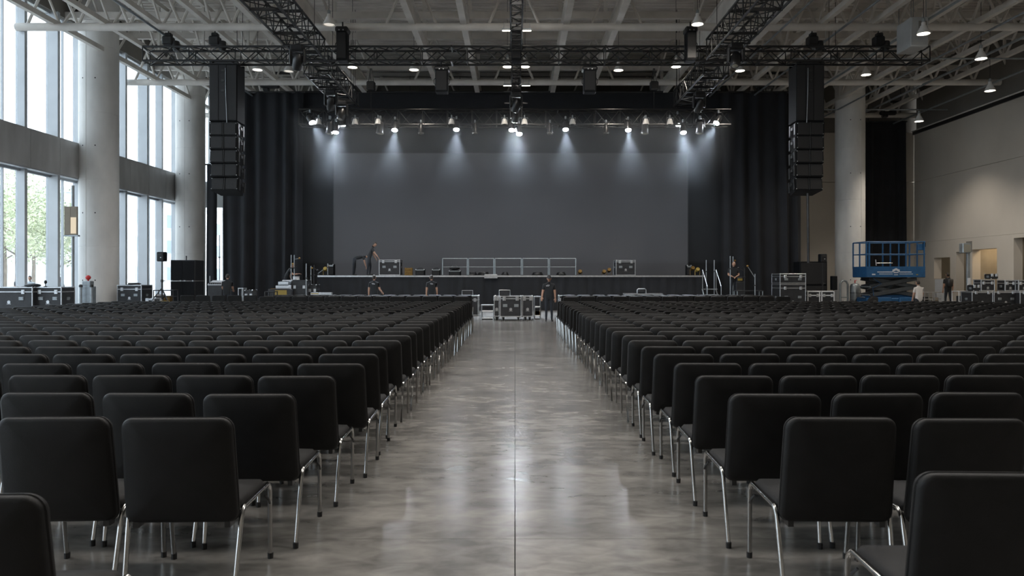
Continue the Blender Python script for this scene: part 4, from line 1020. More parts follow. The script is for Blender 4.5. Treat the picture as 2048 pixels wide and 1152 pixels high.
cart('low open metal frame table at the end of the aisle', 963, 987, 611, 28.9, .5, shelves=(.1, .6))
cart('tall metal frame cart with yellow cables beside the standing man', 1069, 1081, 594, 29.3, .5, fill=((.1, .9, .35, 'amber'), (.15, .8, .5, 'casepanel')))
cart('open metal frame by the window-end drape with a white box inside', 530, 547, 584, 30.9, .5, fill=((.1, .7, .4, 'white'),), m_='darkalu')
cart('metal frame behind the tall open case, window side', 477, 486, 577, 33.5, .4, m_='alu')
cart('silver table frame with boxes along the beige wall, lift side', 1849, 1866, 585, 41.0, .6, fill=((.1, .5, .7, 'casepanel'), (.55, .9, .6, 'steel')))
cart('silver table frame along the beige wall behind the person with backpack', 1869, 1884, 585, 41.2, .6, fill=((.1, .6, .65, 'recess'),))
cart('white wire trolley beside the mast light by the beige wall', 1918, 1939, 583, 37.6, .6, m_='white', shelves=(.12, .45), fill=((.35, .9, .75, 'casepanel'),))
cart('small work table with yellow cables beside the window-side tripod', 307, 346, 581, 34.3, .5, m_='casepanel', base=.42, fill=((.1, .4, .7, 'white'), (.5, .8, .6, 'amber')))
t = thing('laptop', 'open laptop-like screen standing on the large aisle case', 'laptop', (X(1009, 28.5), 28.7, H(592, 28.3))); hl = H(580.5, 28.5)-H(592, 28.3)
bx('base', (-.2, -.12, 0), (.2, .12, .02), M['darkalu'], t); ob('screen', MB().cbox((0, .14, hl/2+.01), (.42, .02, hl), .008).data('screen', M['casepanel']), t); tb('screen_rim', [(-.21, .13, .01), (-.21, .13, hl), (.21, .13, hl), (.21, .13, .01)], .012, M['alu'], t, 6)
t = thing('laptop', 'open laptop-like screen on the case beside the far chairs', 'laptop', (X(934, 31.8), 31.95, H(591, 31.6))); hl = H(581, 31.8)-H(591, 31.6)
bx('base', (-.2, -.12, 0), (.2, .12, .02), M['darkalu'], t); ob('screen', MB().cbox((0, .14, hl/2+.01), (.46, .02, hl), .008).data('screen', M['casepanel']), t); tb('screen_rim', [(-.23, .13, .01), (-.23, .13, hl), (.23, .13, hl), (.23, .13, .01)], .012, M['alu'], t, 6)

# speakers on the floor and on stands
t = thing('speaker_cabinet', 'tall dark double-door cabinet before the second column', 'cabinet', (X(365.5, 37), 37, 0)); w = X(390, 37)-X(341, 37); hh = H(520, 37); zs = H(562, 37)
bx('lower_box', (-w/2, 0, .05), (w/2, 1.1, zs-.01), M['casepanel'], t, e=.02); bx('upper_box', (-w/2, 0, zs+.01), (w/2, 1.1, hh), M['casepanel'], t, e=.02)
for s in (-1, 1):
    bx('door', (min(s*.012, s*(w/2-.03)), -.025, .30), (max(s*.012, s*(w/2-.03)), 0, zs-.05), M['speaker'], t); bx('door', (min(s*.012, s*(w/2-.03)), -.025, zs+.04), (max(s*.012, s*(w/2-.03)), 0, hh-.05), M['speaker'], t)
    bx('catch', (s*.10-.04, -.05, zs-.02), (s*.10+.04, -.02, zs+.04), M['alu'], t); bx('catch', (s*w*.42-.03, -.05, zs-.02), (s*w*.42+.03, -.02, zs+.04), M['alu'], t)
    bx('caster_block', (s*w*.4-.08, .05, 0), (s*w*.4+.08, .3, .05), M['rubber'], t)
tb('lifting_pin', [(0, .4, hh), (0, .4, hh+.22)], .03, M['black'], t)
t = thing('subwoofer', 'big black speaker cabinet standing behind the tripod speaker, lift side', 'speaker', (X(1627, 39), 39, 0)); w = X(1655, 39)-X(1600, 39); hh = H(523, 39)
bx('cabinet', (-w/2, 0, .04), (w/2, .9, hh), M['speaker'], t, e=.02); bx('grille', (-w/2+.06, -.025, .1), (w/2-.06, 0, hh*.48), M['grille'], t, e=.01); bx('grille', (-w/2+.06, -.025, hh*.52), (w/2-.06, 0, hh-.07), M['grille'], t, e=.01)
for s in (-1, 1): bx('foot', (s*w*.4-.05, .1, 0), (s*w*.4+.05, .8, .04), M['rubber'], t)
def tripod_speaker(px, ytop, z, base, hs, ws, lab1, lab2):
    zt = H(ytop, z); zb = zt-hs; t = thing('speaker_stand', lab1, 'stand', (X(px, z), z, base)); q = zb-base
    tb('pole', [(0, 0, .25), (0, 0, q*.55)], .035, M['black'], t); tb('inner_pole', [(0, 0, q*.5), (0, 0, q)], .026, M['black'], t)
    ob('collar', MB().lathe([(.055, -.06), (.06, 0), (.055, .06)], 10, Matrix.Translation((0, 0, q*.55))).data('collar', M['black']), t)
    tb('knob', [(.04, 0, q*.55), (.13, 0, q*.55)], .022, M['black'], t, 6)
    for i in range(3):
        a_ = R(90+120*i); e_ = Vector((math.cos(a_)*.52, math.sin(a_)*.52, .02)); o = tb('leg', [(0, 0, .75), e_], .02, M['black'], t, 6); tb('rubber_foot', [e_-Vector((0, 0, .02)), e_+Vector((0, 0, .03))], .028, M['rubber'], o, 6)
        tb('brace', [(0, 0, .30), e_*.55+Vector((0, 0, .33))], .012, M['black'], t, 5)
    s = thing('stand_speaker', lab2, 'speaker', (X(px, z), z, zb))
    ob('cabinet', MB().cbox((0, 0, hs/2), (ws, .34, hs), .03).data('cabinet', M['speaker']), s); bx('grille', (-ws*.42, -.19, hs*.06), (ws*.42, -.17, hs*.94), M['grille'], s, e=.008)
    ob('horn', MB().cbox((0, -.195, hs*.72), (ws*.5, .02, hs*.2), .008).data('horn', M['black']), s); ob('badge', MB().cbox((.03, -.2, hs*.4), (.05, .012, .04), .004).data('badge', M['alu']), s)
tripod_speaker(324, 504, 33.3, .42, .42, .33, 'black tripod stand before the window-side glass', 'small black loudspeaker on the tripod between the window-side columns')
tripod_speaker(1645, 508, 37.6, 0, .42, .33, 'black tripod stand beside the big black speaker cabinet', 'small black loudspeaker on the tripod beside the lift-side column')
t = thing('speaker_box', 'small dark speaker box on a pole behind the lift-side column edge', 'speaker', (X(1670, 38.5), 38.5, 0)); z1 = H(552, 38.5); z0 = H(580, 38.5)
ob('cabinet', MB().cbox((0, .15, (z0+z1)/2), (.26, .3, z1-z0), .02).data('cabinet', M['speaker']), t); tb('pole', [(0, .15, 0), (0, .15, z0)], .03, M['black'], t); bx('foot_plate', (-.2, -.05, 0), (.2, .35, .03), M['black'], t)

# mixer desk and tall stands
t = thing('mixing_desk', 'mixing desk with pale sloping control panel before the narrow drape', 'mixing desk', (X(430, 34.6), 34.6, 0)); w = X(444, 34.6)-X(416, 34.6); hh = H(566, 34.6)
bx('desk_body', (-w/2, .0, .25), (w/2, .6, hh-.06), M['casepanel'], t, e=.015); ob('control_surface', MB().cbox((0, .28, hh), (w*1.05, .62, .09), .02, Matrix.Rotation(R(16), 3, 'X')).data('control_surface', M['panelgrey']), t)
for i in range(6): bx('fader_strip', (-w*.42+i*w*.15, -.03, hh-.05), (-w*.42+i*w*.15+.05, .5, hh+.02), M['casepanel'], t).rotation_euler = (0, 0, 0)
for sx in (-1, 1):
    for yy in (.06, .54): tb('leg', [(sx*(w/2-.06), yy, 0), (sx*(w/2-.06), yy, .26)], .025, M['steel'], t, 6)
def mic_stand(px, ytop, z, base, lab, boom=None, m_='steel'):
    t = thing('tall_stand', lab, 'stand', (X(px, z), z, base)); h_ = H(ytop, z)-base
    tb('pole', [(0, 0, .05), (0, 0, h_)], .022, M[m_], t, 6); ob('base_disc', MB().lathe([(.066, 0), (.066, .03), (.03, .05)], 12).data('base_disc', M['black']), t)
    tb('clamp', [(-.05, 0, h_*.7), (.05, 0, h_*.7)], .03, M['black'], t, 6)
    if boom: tb('boom_arm', [(0, 0, h_*.9), (boom[0], 0, h_*.9+boom[1])], .016, M[m_], t, 6); ob('head', MB().ball((boom[0], 0, h_*.9+boom[1]), (.06, .06, .05), 8, 6).data('head', M['amber' if m_ == 'steel' else 'black'], True), t)
SP = .60
mic_stand(582.5, 510, 36.6, SP, 'tall thin metal pole beside the leaning person in a cap'); mic_stand(588.5, 510, 36.7, SP, 'second tall thin metal pole beside the leaning person', (.25, .05)); mic_stand(612.5, 527, 34.9, 0, 'tall metal post standing in front of the stage corner, window end')
mic_stand(622, 532, 36.8, SP, 'short stand with a yellow lamp on the window-side platform', (.05, .05)); mic_stand(628, 530, 37.0, SP, 'black stand close to the stage corner, window side', (.18, -.1), 'black')
mic_stand(636.5, 546, 37.8, ST, 'boom stand reaching up over the window end of the stage', (.5, .35)); mic_stand(655.5, 527, 37.6, ST, 'short metal pole on the stage beside the black monitor')
mic_stand(1412.5, 520, 37.2, SP, 'metal post beside the stage steps, window side'); mic_stand(1428.5, 520, 37.2, SP, 'metal post beside the stage steps, lift side'); mic_stand(1460.5, 512, 36.7, SP, 'tall metal post behind the person with folded hands'); mic_stand(1466, 513, 37.6, SP, 'second tall post just behind the folded-hands person', (.1, 0))
mic_stand(1489, 536, 36.55, SP, 'black boom stand beside the folded-hands person', (-.3, .15), 'black'); mic_stand(1510, 548, 35.2, 0, 'leaning metal stand by the lift-end drape', (-.35, .55))
for (px, y0, lab) in ((420, 552, 'thin lamp pole standing by the mixing desk'), (439, 470, 'tall pale pole standing in the gap between the two window-end drapes')):
    mic_stand(px, y0, 38.6 if px > 430 else 36.0, 0, lab)
# steps beside the stage with handrail, trays at the other end
t = thing('stage_steps', 'black steps with metal handrails at the lift end of the stage', 'steps', (X(1423, 36.2), 35.6, 0)); w = .66
for i in range(4):
    bx('tread', (-w/2, .26*i, .27*(i+1)-.04), (w/2, .26*i+.28, .27*(i+1)), M['casepanel'], t); bx('nosing', (-w/2, .26*i-.012, .27*(i+1)-.045), (w/2, .26*i, .27*(i+1)+.004), M['amber' if i == 1 else 'steel'], t)
for s in (-1, 1): tb('stringer', [(s*w/2, -.02, .02), (s*w/2, 1.05, 1.05)], .03, M['steel'], t, 6); tb('handrail', [(s*w/2, .1, .3), (s*w/2, .1, 1.2), (s*w/2, 1.0, 2.0), (s*w/2, 1.0, 1.06)], .02, M['steel'], t, 6)
for i, (px0, px1, y0, y1, m_, lab) in enumerate(((536, 583, 578, 588, 'casepanel', 'black bottom tray in the pile of gear before the window-side platform'), (551, 579, 571, 577.6, 'panelgrey', 'grey mixer lying on the black tray in the gear pile'), (556, 577, 563, 570.6, 'steel', 'pale metal unit at the top of the gear pile before the platform'))):
    z = 35.0; x0, x1 = X(px0, z), X(px1, z); t = thing('gear_tray', lab, 'equipment', ((x0+x1)/2, z, H(y1, z) if i else 0)); w = x1-x0; zz = H(y0, z)-(H(y1, z) if i else 0)
    bx('body', (-w/2, 0, 0 if i else .02), (w/2, .5, zz), M[m_], t, e=.02)
    for q in range(4): bx('knob_row', (-w*.4+q*w*.2, .02, zz), (-w*.4+q*w*.2+w*.1, .4, zz+.025), M['casepanel' if i else 'amber'], t)
    bx('front_plate', (-w*.46, -.015, zz*.3), (w*.46, 0, zz*.85), M['yellow' if i == 0 else 'alu'], t) if i else bx('front_plate', (-w*.2, -.015, zz*.75), (w*.3, 0, zz*.95), M['yellow'], t)
t = thing('pedal_case', 'pale blue-white box on the side platform under the leaning person', 'box', (X(574, 36.5), 36.5, SP)); hh = H(560, 36.5)-SP
bx('body', (-.25, 0, 0), (.25, .35, hh), M['panelgrey'], t, e=.03); bx('lid_handle', (-.08, -.03, hh*.5), (.08, 0, hh*.65), M['steel'], t)
t = thing('snare_drum', 'small round silver drum lying on the black box by the stage', 'drum', (X(591, 35.5), 35.62, H(560, 35.3)+.005))
ob('shell', MB().lathe([(.15, 0), (.15, .16), (.135, .165), (.0001, .165)], 18).data('shell', M['white'], True, 40), t)
for zz in (.012, .15): ob('hoop', MB().tube([(.155*math.cos(2*math.pi*i/18), .155*math.sin(2*math.pi*i/18), zz) for i in range(18)], .012, 6, closed=True).data('hoop', M['alu'], True), t)
t = thing('yellow_case', 'small box with a lit yellow label beside the folded-hands person', 'box', (X(1482, 36.8), 36.9, SP)); bx('body', (-.2, 0, 0), (.2, .4, H(563, 36.6)-SP), M['casepanel'], t, e=.02)
bx('top_bin', (-.16, .02, H(563, 36.6)-SP), (.16, .3, H(556, 36.6)-SP+.05), M['casepanel'], t, e=.02); bx('label', (-.12, .0, H(563, 36.6)-SP+.04), (.10, .02, H(563, 36.6)-SP+.15), M['yellow'], t)
t = thing('folding_table', 'black folding table beside the folded-hands person at the drape', 'table', (X(1502, 35.4), 35.5, 0)); hh = H(581, 35.4)
bx('table_top', (-.65, 0, hh-.04), (.65, .6, hh), M['casepanel'], t)
for sx in (-.6, .6):
    for yy in (.05, .55): tb('leg', [(sx, yy, 0), (sx, yy, hh-.04)], .018, M['steel'], t, 6)
# ================================================================ SCISSOR LIFT
LZ = 38.0; lx0, lx1 = X(1731, LZ), X(1852, LZ); lw = lx1-lx0-.1
t = thing('scissor_lift', 'blue scissor lift with raised guard-railed platform beside the column', 'scissor lift', ((lx0+lx1)/2, LZ, 0))
hw = lw/2; D = 1.5
base = MB(); base.cbox((0, D/2, .42), (lw*.94, D*.8, .34), .06); base.cbox((0, D/2, .66), (lw*.8, D*.5, .14), .03)
ob('chassis', base.data('chassis', M['blue']), t)
wl_d = MB().lathe([(.10, -.13), (.30, -.13), (.33, -.09), (.33, .09), (.30, .13), (.10, .13)], 22, Matrix.Rotation(R(90), 4, 'X')).data('wheel', M['rubber'], True, 40)
hub_d = MB().lathe([(.0001, -.145), (.10, -.145), (.17, -.12), (.17, .12), (.10, .145), (.0001, .145)], 14, Matrix.Rotation(R(90), 4, 'X')).data('hub', M['liftgrey'], True, 40)
for sx in (-1, 1):
    for yy in (.12, D-.12): o = ob('wheel', wl_d, t, (sx*(hw-.42), yy, .33)); ob('hub', hub_d, o)
    bx('side_box', (min(sx*.2, sx*(hw*.62)), -.02, .35), (max(sx*.2, sx*(hw*.62)), .14, .62), M['blue'], t, e=.03)
for i in range(2): bx('ladder_rung', (-hw-.02, .3, .35+.25*i), (-hw+.06, .8, .39+.25*i), M['steel'], t)
pz0, pz1, pz2 = H(555, LZ), H(533, LZ), H(483.5, LZ)
lev = 2; z0 = .72; dz = (pz0-.05-z0)/lev
arm = MB().cbox((0, 0, 0), (math.hypot(lw*.80, dz), .08, .20), .015)
arm_d = arm.data('scissor_arm', M['liftgrey']); an = math.atan2(dz, lw*.80)
for i in range(lev):
    for yy in (.28, D-.28):
        for s in (-1, 1): ob('scissor_arm', arm_d, t, (0, yy+s*.045, z0+dz*(i+.5)), (0, s*an, 0))
    tb('pivot', [(0, .2, z0+dz*(i+.5)), (0, D-.2, z0+dz*(i+.5))], .05, M['steel'], t)
    for s in (-1, 1): tb('pivot', [(s*lw*.4, .2, z0+dz*i), (s*lw*.4, D-.2, z0+dz*i)], .04, M['steel'], t)
tb('cylinder', [(-.6, D/2, z0), (.5, D/2, z0+dz*1.7)], .07, M['steel'], t)
tb('hydraulic_hose', [(-hw*.8, .12, .7), (-hw*.95, .1, 1.0), (-hw*.6, .1, 1.25), (-hw*.9, .1, 1.5), (-hw*.7, .12, pz0)], .022, M['black'], t, 6)
tb('hydraulic_hose', [(-hw*.7, .16, .7), (-hw*.75, .12, 1.1), (-hw*.45, .1, 1.3), (-hw*.75, .1, 1.6)], .018, M['blue'], t, 6)
bx('platform_deck', (-hw, 0, pz0), (hw, D, pz0+.10), M['liftgrey'], t)
ob('toe_board', MB().bb((-hw, -.03, pz0+.02), (hw, 0, pz1)).data('toe_board', M['blue']), t)
for s in (-1, 1): bx('toe_board', (s*hw-.03, 0, pz0+.02), (s*hw, D, pz1), M['blue'], t)
bx('toe_board', (-hw, D, pz0+.02), (hw, D+.03, pz1), M['blue'], t)
hb = (pz1-pz0)
for (a, b, f, g) in ((-.95, -.17, .47, .53), (.17, .78, .47, .53), (-.85, -.17, .30, .34), (.17, .85, .30, .34)): bx('printed_stripe', (a, -.036, pz0+hb*f), (b, -.03, pz0+hb*g), M['white'], t)
em = MB()
for i in range(5): em.ball((.0+.09*(i-2)*.8, -.034, pz0+hb*(.62+.12*(2-abs(i-2))*.5)), (.045, .006, .07), 8, 5)
em.bb((-.12, -.037, pz0+hb*.40), (.12, -.03, pz0+hb*.50)); em.bb((-.10, -.037, pz0+hb*.22), (.10, -.03, pz0+hb*.28)); ob('printed_mark', em.data('printed_mark', M['panelgrey']), t)
bx('printed_mark', (-1.22, -.036, pz0+hb*.22), (-1.05, -.03, pz0+hb*.34), M['panelgrey'], t); bx('printed_mark', (1.02, -.036, pz0+hb*.22), (1.12, -.03, pz0+hb*.30), M['yellow'], t)
bx('side_label', (-hw-.004, .3, pz0+hb*.4), (-hw+.001, 1.1, pz0+hb*.8), M['panelgrey'], t)
for yy in (0, D):
    for f, r in ((1.0, .032), (.5, .024)): tb('guard_rail', [(-hw, yy, pz1+(pz2-pz1)*f), (hw, yy, pz1+(pz2-pz1)*f)], r, M['blue'], t, 6)
    for x in ((-hw, -hw*.42, hw*.05, hw*.32, hw*.62, hw) if yy else (-hw, hw*.35, hw*.97, -hw+.12)): bx('guard_post', (x-.028, yy-.028, pz1-.1), (x+.028, yy+.028, pz2), M['blue'], t)
for s in (-1, 1):
    for f in (1.0, .5): tb('guard_rail', [(s*hw, 0, pz1+(pz2-pz1)*f), (s*hw, D, pz1+(pz2-pz1)*f)], .028, M['blue'], t, 6)
    bx('guard_post', (s*hw-.028, D*.5-.028, pz1-.1), (s*hw+.028, D*.5+.028, pz2), M['blue'], t)
bx('control_box', (hw-.32, .05, pz2-.42), (hw-.02, .25, pz2-.10), M['blue'], t, e=.02); bx('joystick_panel', (hw-.02, .06, pz2-.25), (hw+.08, .22, pz2-.05), M['black'], t, e=.01)
tb('gate_bar', [(-.95, .04, pz1+.18), (-.15, .04, pz1+.18)], .02, M['alu'], t, 6); tb('gate_bar', [(-.97, .04, pz1+.05), (-1.0, .04, pz1+.35)], .02, M['alu'], t, 6)

# ================================================================ OTHER SIDE GEAR
t = thing('mast_light', 'grey mast light tower with boxy head against the beige wall', 'light tower', (X(1941, 37), 37.2, 0)); zt = H(500, 37)
bx('mast', (-.075, -.06, .3), (.075, .06, zt), M['steel'], t, e=.01); bx('base', (-.28, -.25, .02), (.28, .3, .30), M['steel'], t, e=.03); bx('winch', (-.09, -.16, 1.0), (.09, -.06, 1.3), M['alu'], t, e=.02)
bx('cable_box', (-.06, -.1, H(570, 37)), (.06, -.06, H(560, 37)+.1), M['white'], t); bx('lamp_head', (-.34, -.14, H(506, 37)), (.08, .2, H(486, 37)), M['steel'], t, e=.03); bx('lamp_glass', (-.30, -.16, H(504, 37)), (.04, -.14, H(489, 37)), M['lens'], t)
t = thing('steel_cabinet', 'narrow steel utility pillar with red beacon before the first column', 'utility pillar', (X(171, 32.2), 32.2, .5)); hh = H(562, 32.2)-.5
bx('body', (-.16, 0, 0), (.2, .3, hh), M['steel'], t, e=.02); bx('lower_box', (-.28, -.02, 0), (.28, .32, hh*.76), M['steel'], t, e=.02); tb('beacon_stem', [(.03, .15, hh), (.03, .15, hh+.1)], .04, M['red'], t); ob('beacon', MB().ball((.03, .15, hh+.15), (.11, .11, .10), 12, 8).data('beacon', M['red'], True), t)
for px, lab in ((161.5, 'black-capped steel post by the first column, window side of the pillar'), (183, 'black-capped steel post by the first column, stage side of the pillar')):
    t = thing('steel_post', lab, 'post', (X(px, 32), 32.0, .5)); hh = H(572, 32)-.5
    tb('post', [(0, 0, 0), (0, 0, hh)], .055, M['steel'], t, 10); ob('cap', MB().lathe([(.075, hh-.05), (.08, hh+.02), (.05, hh+.06), (.0001, hh+.07)], 10).data('cap', M['black'], True), t); bx('foot_plate', (-.1, -.1, 0), (.1, .1, .02), M['steel'], t)
t = thing('barrier_hoop', 'grey steel hoop barrier in front of the lift-side column', 'barrier', (X(1688, 39.5), 39.5, 0)); hh = H(561, 39.5)
tb('hoop', [(-.2, 0, 0), (-.2, 0, hh-.2), (-.12, 0, hh-.05), (0, 0, hh), (.12, 0, hh-.05), (.2, 0, hh-.2), (.2, 0, 0)], .05, M['steel'], t, 10); tb('cross_tube', [(-.2, 0, hh*.4), (.2, 0, hh*.4)], .03, M['steel'], t); bx('foot_plate', (-.3, -.1, 0), (.3, .1, .02), M['steel'], t)
t = thing('gas_tank', 'pale upright steel tank with ribs against the lift-side column', 'tank', (X(1710, 40.6), 40.6, 0)); hh = H(566, 40.6)
ob('tank_body', MB().lathe([(.24, .02), (.27, .08), (.27, hh*.86), (.2, hh*.96), (.06, hh), (.0001, hh)], 18).data('tank_body', M['steel'], True, 40), t); tb('valve', [(0, 0, hh-.02), (0, 0, hh+.14), (.08, 0, hh+.14)], .03, M['red'], t, 6)
for f in (.3, .6): ob('band', MB().tube([(.275*math.cos(2*math.pi*i/18), .275*math.sin(2*math.pi*i/18), hh*f) for i in range(18)], .012, 6, closed=True).data('band', M['liftgrey'], True), t)
tb('side_pole', [(.42, 0, 0), (.3, .1, hh*.9)], .018, M['liftgrey'], t, 6)
t = thing('lit_sign', 'lit beige sign panel fixed beside the first column at the windows', 'sign', (X(141, 31.6), 31.6, H(470, 31.6))); hh = H(413, 31.6)-H(470, 31.6); ww = .54
bx('housing', (-ww/2, 0, 0), (ww/2, .10, hh), M['recess'], t, e=.01); bx('face', (-ww/2+.28, -.012, .06), (ww/2-.03, 0, hh*.62), M['signface'], t); bx('side_panel', (-ww/2+.02, -.01, .04), (-ww/2+.26, 0, hh-.04), M['recess'], t)
bx('bottom_bar', (-ww/2-.02, -.03, -.06), (ww/2+.06, .12, 0), M['steel'], t); tb('post', [(.03, .12, -H(470, 31.6)+.5), (.03, .12, hh+.9)], .06, M['steel'], t, 10)
t = thing('desk_microphone', 'black desk microphone standing on the square window-side case', 'microphone', (X(87.5, 26.4), 26.5, H(574, 26.2)+.0)); hh = H(561, 26.4)-H(574, 26.2)
ob('base', MB().lathe([(.06, 0), (.06, .02), (.02, .03)], 10).data('base', M['black']), t); tb('stem', [(0, 0, .02), (0, 0, hh*.6)], .012, M['black'], t, 6); ob('head', MB().ball((0, 0, hh*.75), (.05, .05, hh*.3), 10, 6).data('head', M['black'], True), t)
t = thing('cable_pile', 'dark cables heaped on the lone silver-edged case', 'cable', (X(266, 33.6), 33.7, H(570, 33.3)))
b = MB(); rp = random.Random(3)
for i in range(5): b.tube([(.26*math.cos(a*.7+i)+rp.uniform(-.04, .04), .16*math.sin(a*.7+i), .02+.012*i+.01*math.sin(a)) for a in range(10)], .018, 5)
ob('loops', b.data('loops', M['black'], True), t)
t = thing('tool_bag', 'low dark bag and papers on the wide window-side case', 'bag', (X(58, 26.3), 26.5, H(574, 26.0))); ob('bag_body', MB().ball((0, 0, .05), (.30, .16, .07), 12, 6).data('bag_body', M['casepanel'], True), t); bx('papers', (-.62, -.1, 0), (-.32, .12, .015), M['white'], t)
t = thing('plaza_stall', 'red and white street barrier seen through the glass beside the column', 'barrier', (X(139, 36.5), 36.5, -.06))
for sx in (-.5, .5): bx('leg', (sx-.04, -.3, 0), (sx+.04, .3, .06), M['orange'], t); bx('upright', (sx-.03, -.03, 0), (sx+.03, .03, 1.25), M['orange'], t)
for i, m_ in enumerate(('orange', 'white', 'orange')): bx('board', (-.55, -.03, .45+.27*i), (.55, .03, .66+.27*i), M[m_], t)

# ================================================================ PEOPLE
def person(lab, x, y, z, rotz, height, lean=0, arms=(((.12, .0, -1), (.04, .25, -1)),)*2, legs=(((.04, .02, -1), (.02, -.05, -1)),)*2, head=(0, 0), shirt='shirt', hat=None, mark=None, backpack=False, bald=False, name='person'):
    s = height/1.75; t = thing(name, lab, 'person', (x, y, z), R(rotz))
    Rl = Matrix.Rotation(R(-lean), 3, 'X'); J = []; Ed = []; Rad = []; seg = []
    def v(p, r): J.append(Vector(p)); Rad.append(r); return len(J)-1
    def up(p): return Rl @ Vector(p)
    pel = v((0, 0, 0), .142); sp = v(up((0, 0, .22)), .140); chs = v(up((0, -.005, .42)), .160); nk = v(up((0, .0, .555)), .062); nt = v(up((0, .015, .66)), .054)
    for a, b, k in ((pel, sp, 'S'), (sp, chs, 'S'), (chs, nk, 'S'), (nk, nt, 'K')): Ed.append((a, b)); seg.append((a, b, k))
    hands = []
    for i, sx in enumerate((-1, 1)):
        U, Fo = arms[i]; U = Vector((U[0]*sx, U[1], U[2])).normalized(); Fo = Vector((Fo[0]*sx, Fo[1], Fo[2])).normalized()
        p0 = up((sx*.192, 0, .47)); sh = v(p0, .074); el = v(p0+U*.29, .048); wr_ = v(p0+U*.29+Fo*.25, .032)
        Ed.extend([(chs, sh), (sh, el), (el, wr_)]); seg.extend([(chs, sh, 'S'), (sh, el, 'A'), (el, wr_, 'K')]); hands.append((J[wr_], Fo, sx))
        Th, Sh = legs[i]; Th = Vector((Th[0]*sx, Th[1], Th[2])).normalized(); Sh = Vector((Sh[0]*sx, Sh[1], Sh[2])).normalized()
        h0 = Vector((sx*.09, 0, -.06)); hp = v(h0, .098); kn = v(h0+Th*.43, .062); ak = v(h0+Th*.43+Sh*.41, .042); fw = Vector((sx*.12, .99, -.06 if Sh.z < -.5 else -.9)).normalized()
        he = v(J[ak]+Vector((0, -.02, -.045)) if Sh.z < -.5 else J[ak]+Sh*.05, .04); to = v(J[he]+fw*.19+Vector((0, 0, .0)), .034)
        Ed.extend([(pel, hp), (hp, kn), (kn, ak), (ak, he), (he, to)]); seg.extend([(pel, hp, 'T'), (hp, kn, 'T'), (kn, ak, 'T'), (ak, he, 'F'), (he, to, 'F')])
    low = min(J[i].z-Rad[i] for i in range(len(J))); off = Vector((0, 0, -low))
    J = [(p+off)*s for p in J]
    me = bpy.data.meshes.new('skeleton'); me.from_pydata(J, Ed, []); tmp = bpy.data.objects.new('skeleton', me); COL.objects.link(tmp)
    tmp.modifiers.new('skin', 'SKIN'); sub = tmp.modifiers.new('sub', 'SUBSURF'); sub.levels = 3; sub.render_levels = 3
    if not me.skin_vertices: me.attributes.new('skin', 'FLOAT', 'POINT')
    for i, sv in enumerate(me.skin_vertices[0].data): sv.radius = (Rad[i]*s*(1.22 if i in (0, 1, 2) else 1), Rad[i]*s*(.86 if i in (0, 1, 2) else 1)); sv.use_root = (i == 0)
    dg = bpy.context.evaluated_depsgraph_get(); body = bpy.data.meshes.new_from_object(tmp.evaluated_get(dg)); bpy.data.objects.remove(tmp); 
    B = MB(); bv = [q.co.copy() for q in body.vertices]; B.v = [tuple(q) for q in bv]
    for f in body.polygons:
        c = f.center; best = (9, 'S')
        for (a, b, k) in seg:
            d_ = J[b]-J[a]; u = max(0, min(.72 if (k == 'S' and b == nk) else 1, (c-J[a]).dot(d_)/d_.length_squared)); ds = (J[a]+d_*u-c).length-(.95 if k in 'ST' else .7)*(Rad[a]+(Rad[b]-Rad[a])*u)*s*(1.15 if k == 'S' else 1)
            if ds < best[0]: best = (ds, 'S' if k == 'A' and u < .62 else 'K' if k == 'A' else k)
        B.f.append(tuple(f.vertices)); B.m.append({'S': 0, 'K': 1, 'T': 2, 'F': 3}[best[1]])
    # hands: palm, four unequal curled fingers, thumb from the side of the palm
    B.k = 1
    for (w0, Fo, sx) in hands:
        w_ = (w0+off)*s; q = Fo.to_track_quat('Y', 'Z').to_matrix()
        def L(px, py, pz): return w_+q @ Vector((px*s, py*s, pz*s))
        B.cbox(L(0, .045, 0), (.075*s, .10*s, .03*s), .012*s, q)
        for k_, (fx, ln) in enumerate(((-.028, .070), (-.0095, .080), (.0095, .075), (.028, .058))): B.tube([L(fx, .085, 0), L(fx, .085+ln*.5, -.008), L(fx*.95, .085+ln*.85, -.03), L(fx*.95, .085+ln*.95, -.05)], [.0095*s, .009*s, .008*s, .006*s], 6)
        B.tube([L(-sx*.03, .02, -.002), L(-sx*.058, .05, -.012), L(-sx*.058, .085, -.022)], [.012*s, .0105*s, .008*s], 6)
    # head with jaw, nose, ears, eyes and mouth
    hr = Rl @ Matrix.Rotation(R(head[1]), 3, 'Z') @ Matrix.Rotation(R(head[0]), 3, 'X'); hc = J[nt]+hr @ Vector((0, .02, .085))*s
    def hd(p): return hc+hr @ (Vector(p)*s*1.08)
    b0 = len(B.v); hm = MB().ball((0, 0, 0), (1, 1, 1), 18, 12); vs = []
    for p in hm.v:
        xx, yy, zz = p; k = 1-.26*max(0, -zz)**1.2
        vs.append(hd((xx*.074*k, yy*.094*(1-.12*max(0, -zz))+(.012*max(0, -zz) if yy > 0 else -.0), zz*.118)))
    B.k = 1; B.add(vs, hm.f)
    B.add([hd(p) for p in ((-.011, .088, .028), (.011, .088, .028), (-.017, .088, -.022), (.017, .088, -.022), (0, .116, -.016), (0, .094, .03))], [(0, 2, 4, 5), (5, 4, 3, 1), (2, 3, 4)])
    for sx in (-1, 1):
        e_ = MB().ball((sx*.075, -.005, .0), (.012, .022, .034), 8, 6); B.add([hd(p) for p in e_.v], e_.f)
    B.k = 4
    for sx in (-1, 1):
        e_ = MB().ball((sx*.028, .083, .016), (.011, .008, .008), 8, 6); B.add([hd(p) for p in e_.v], e_.f)
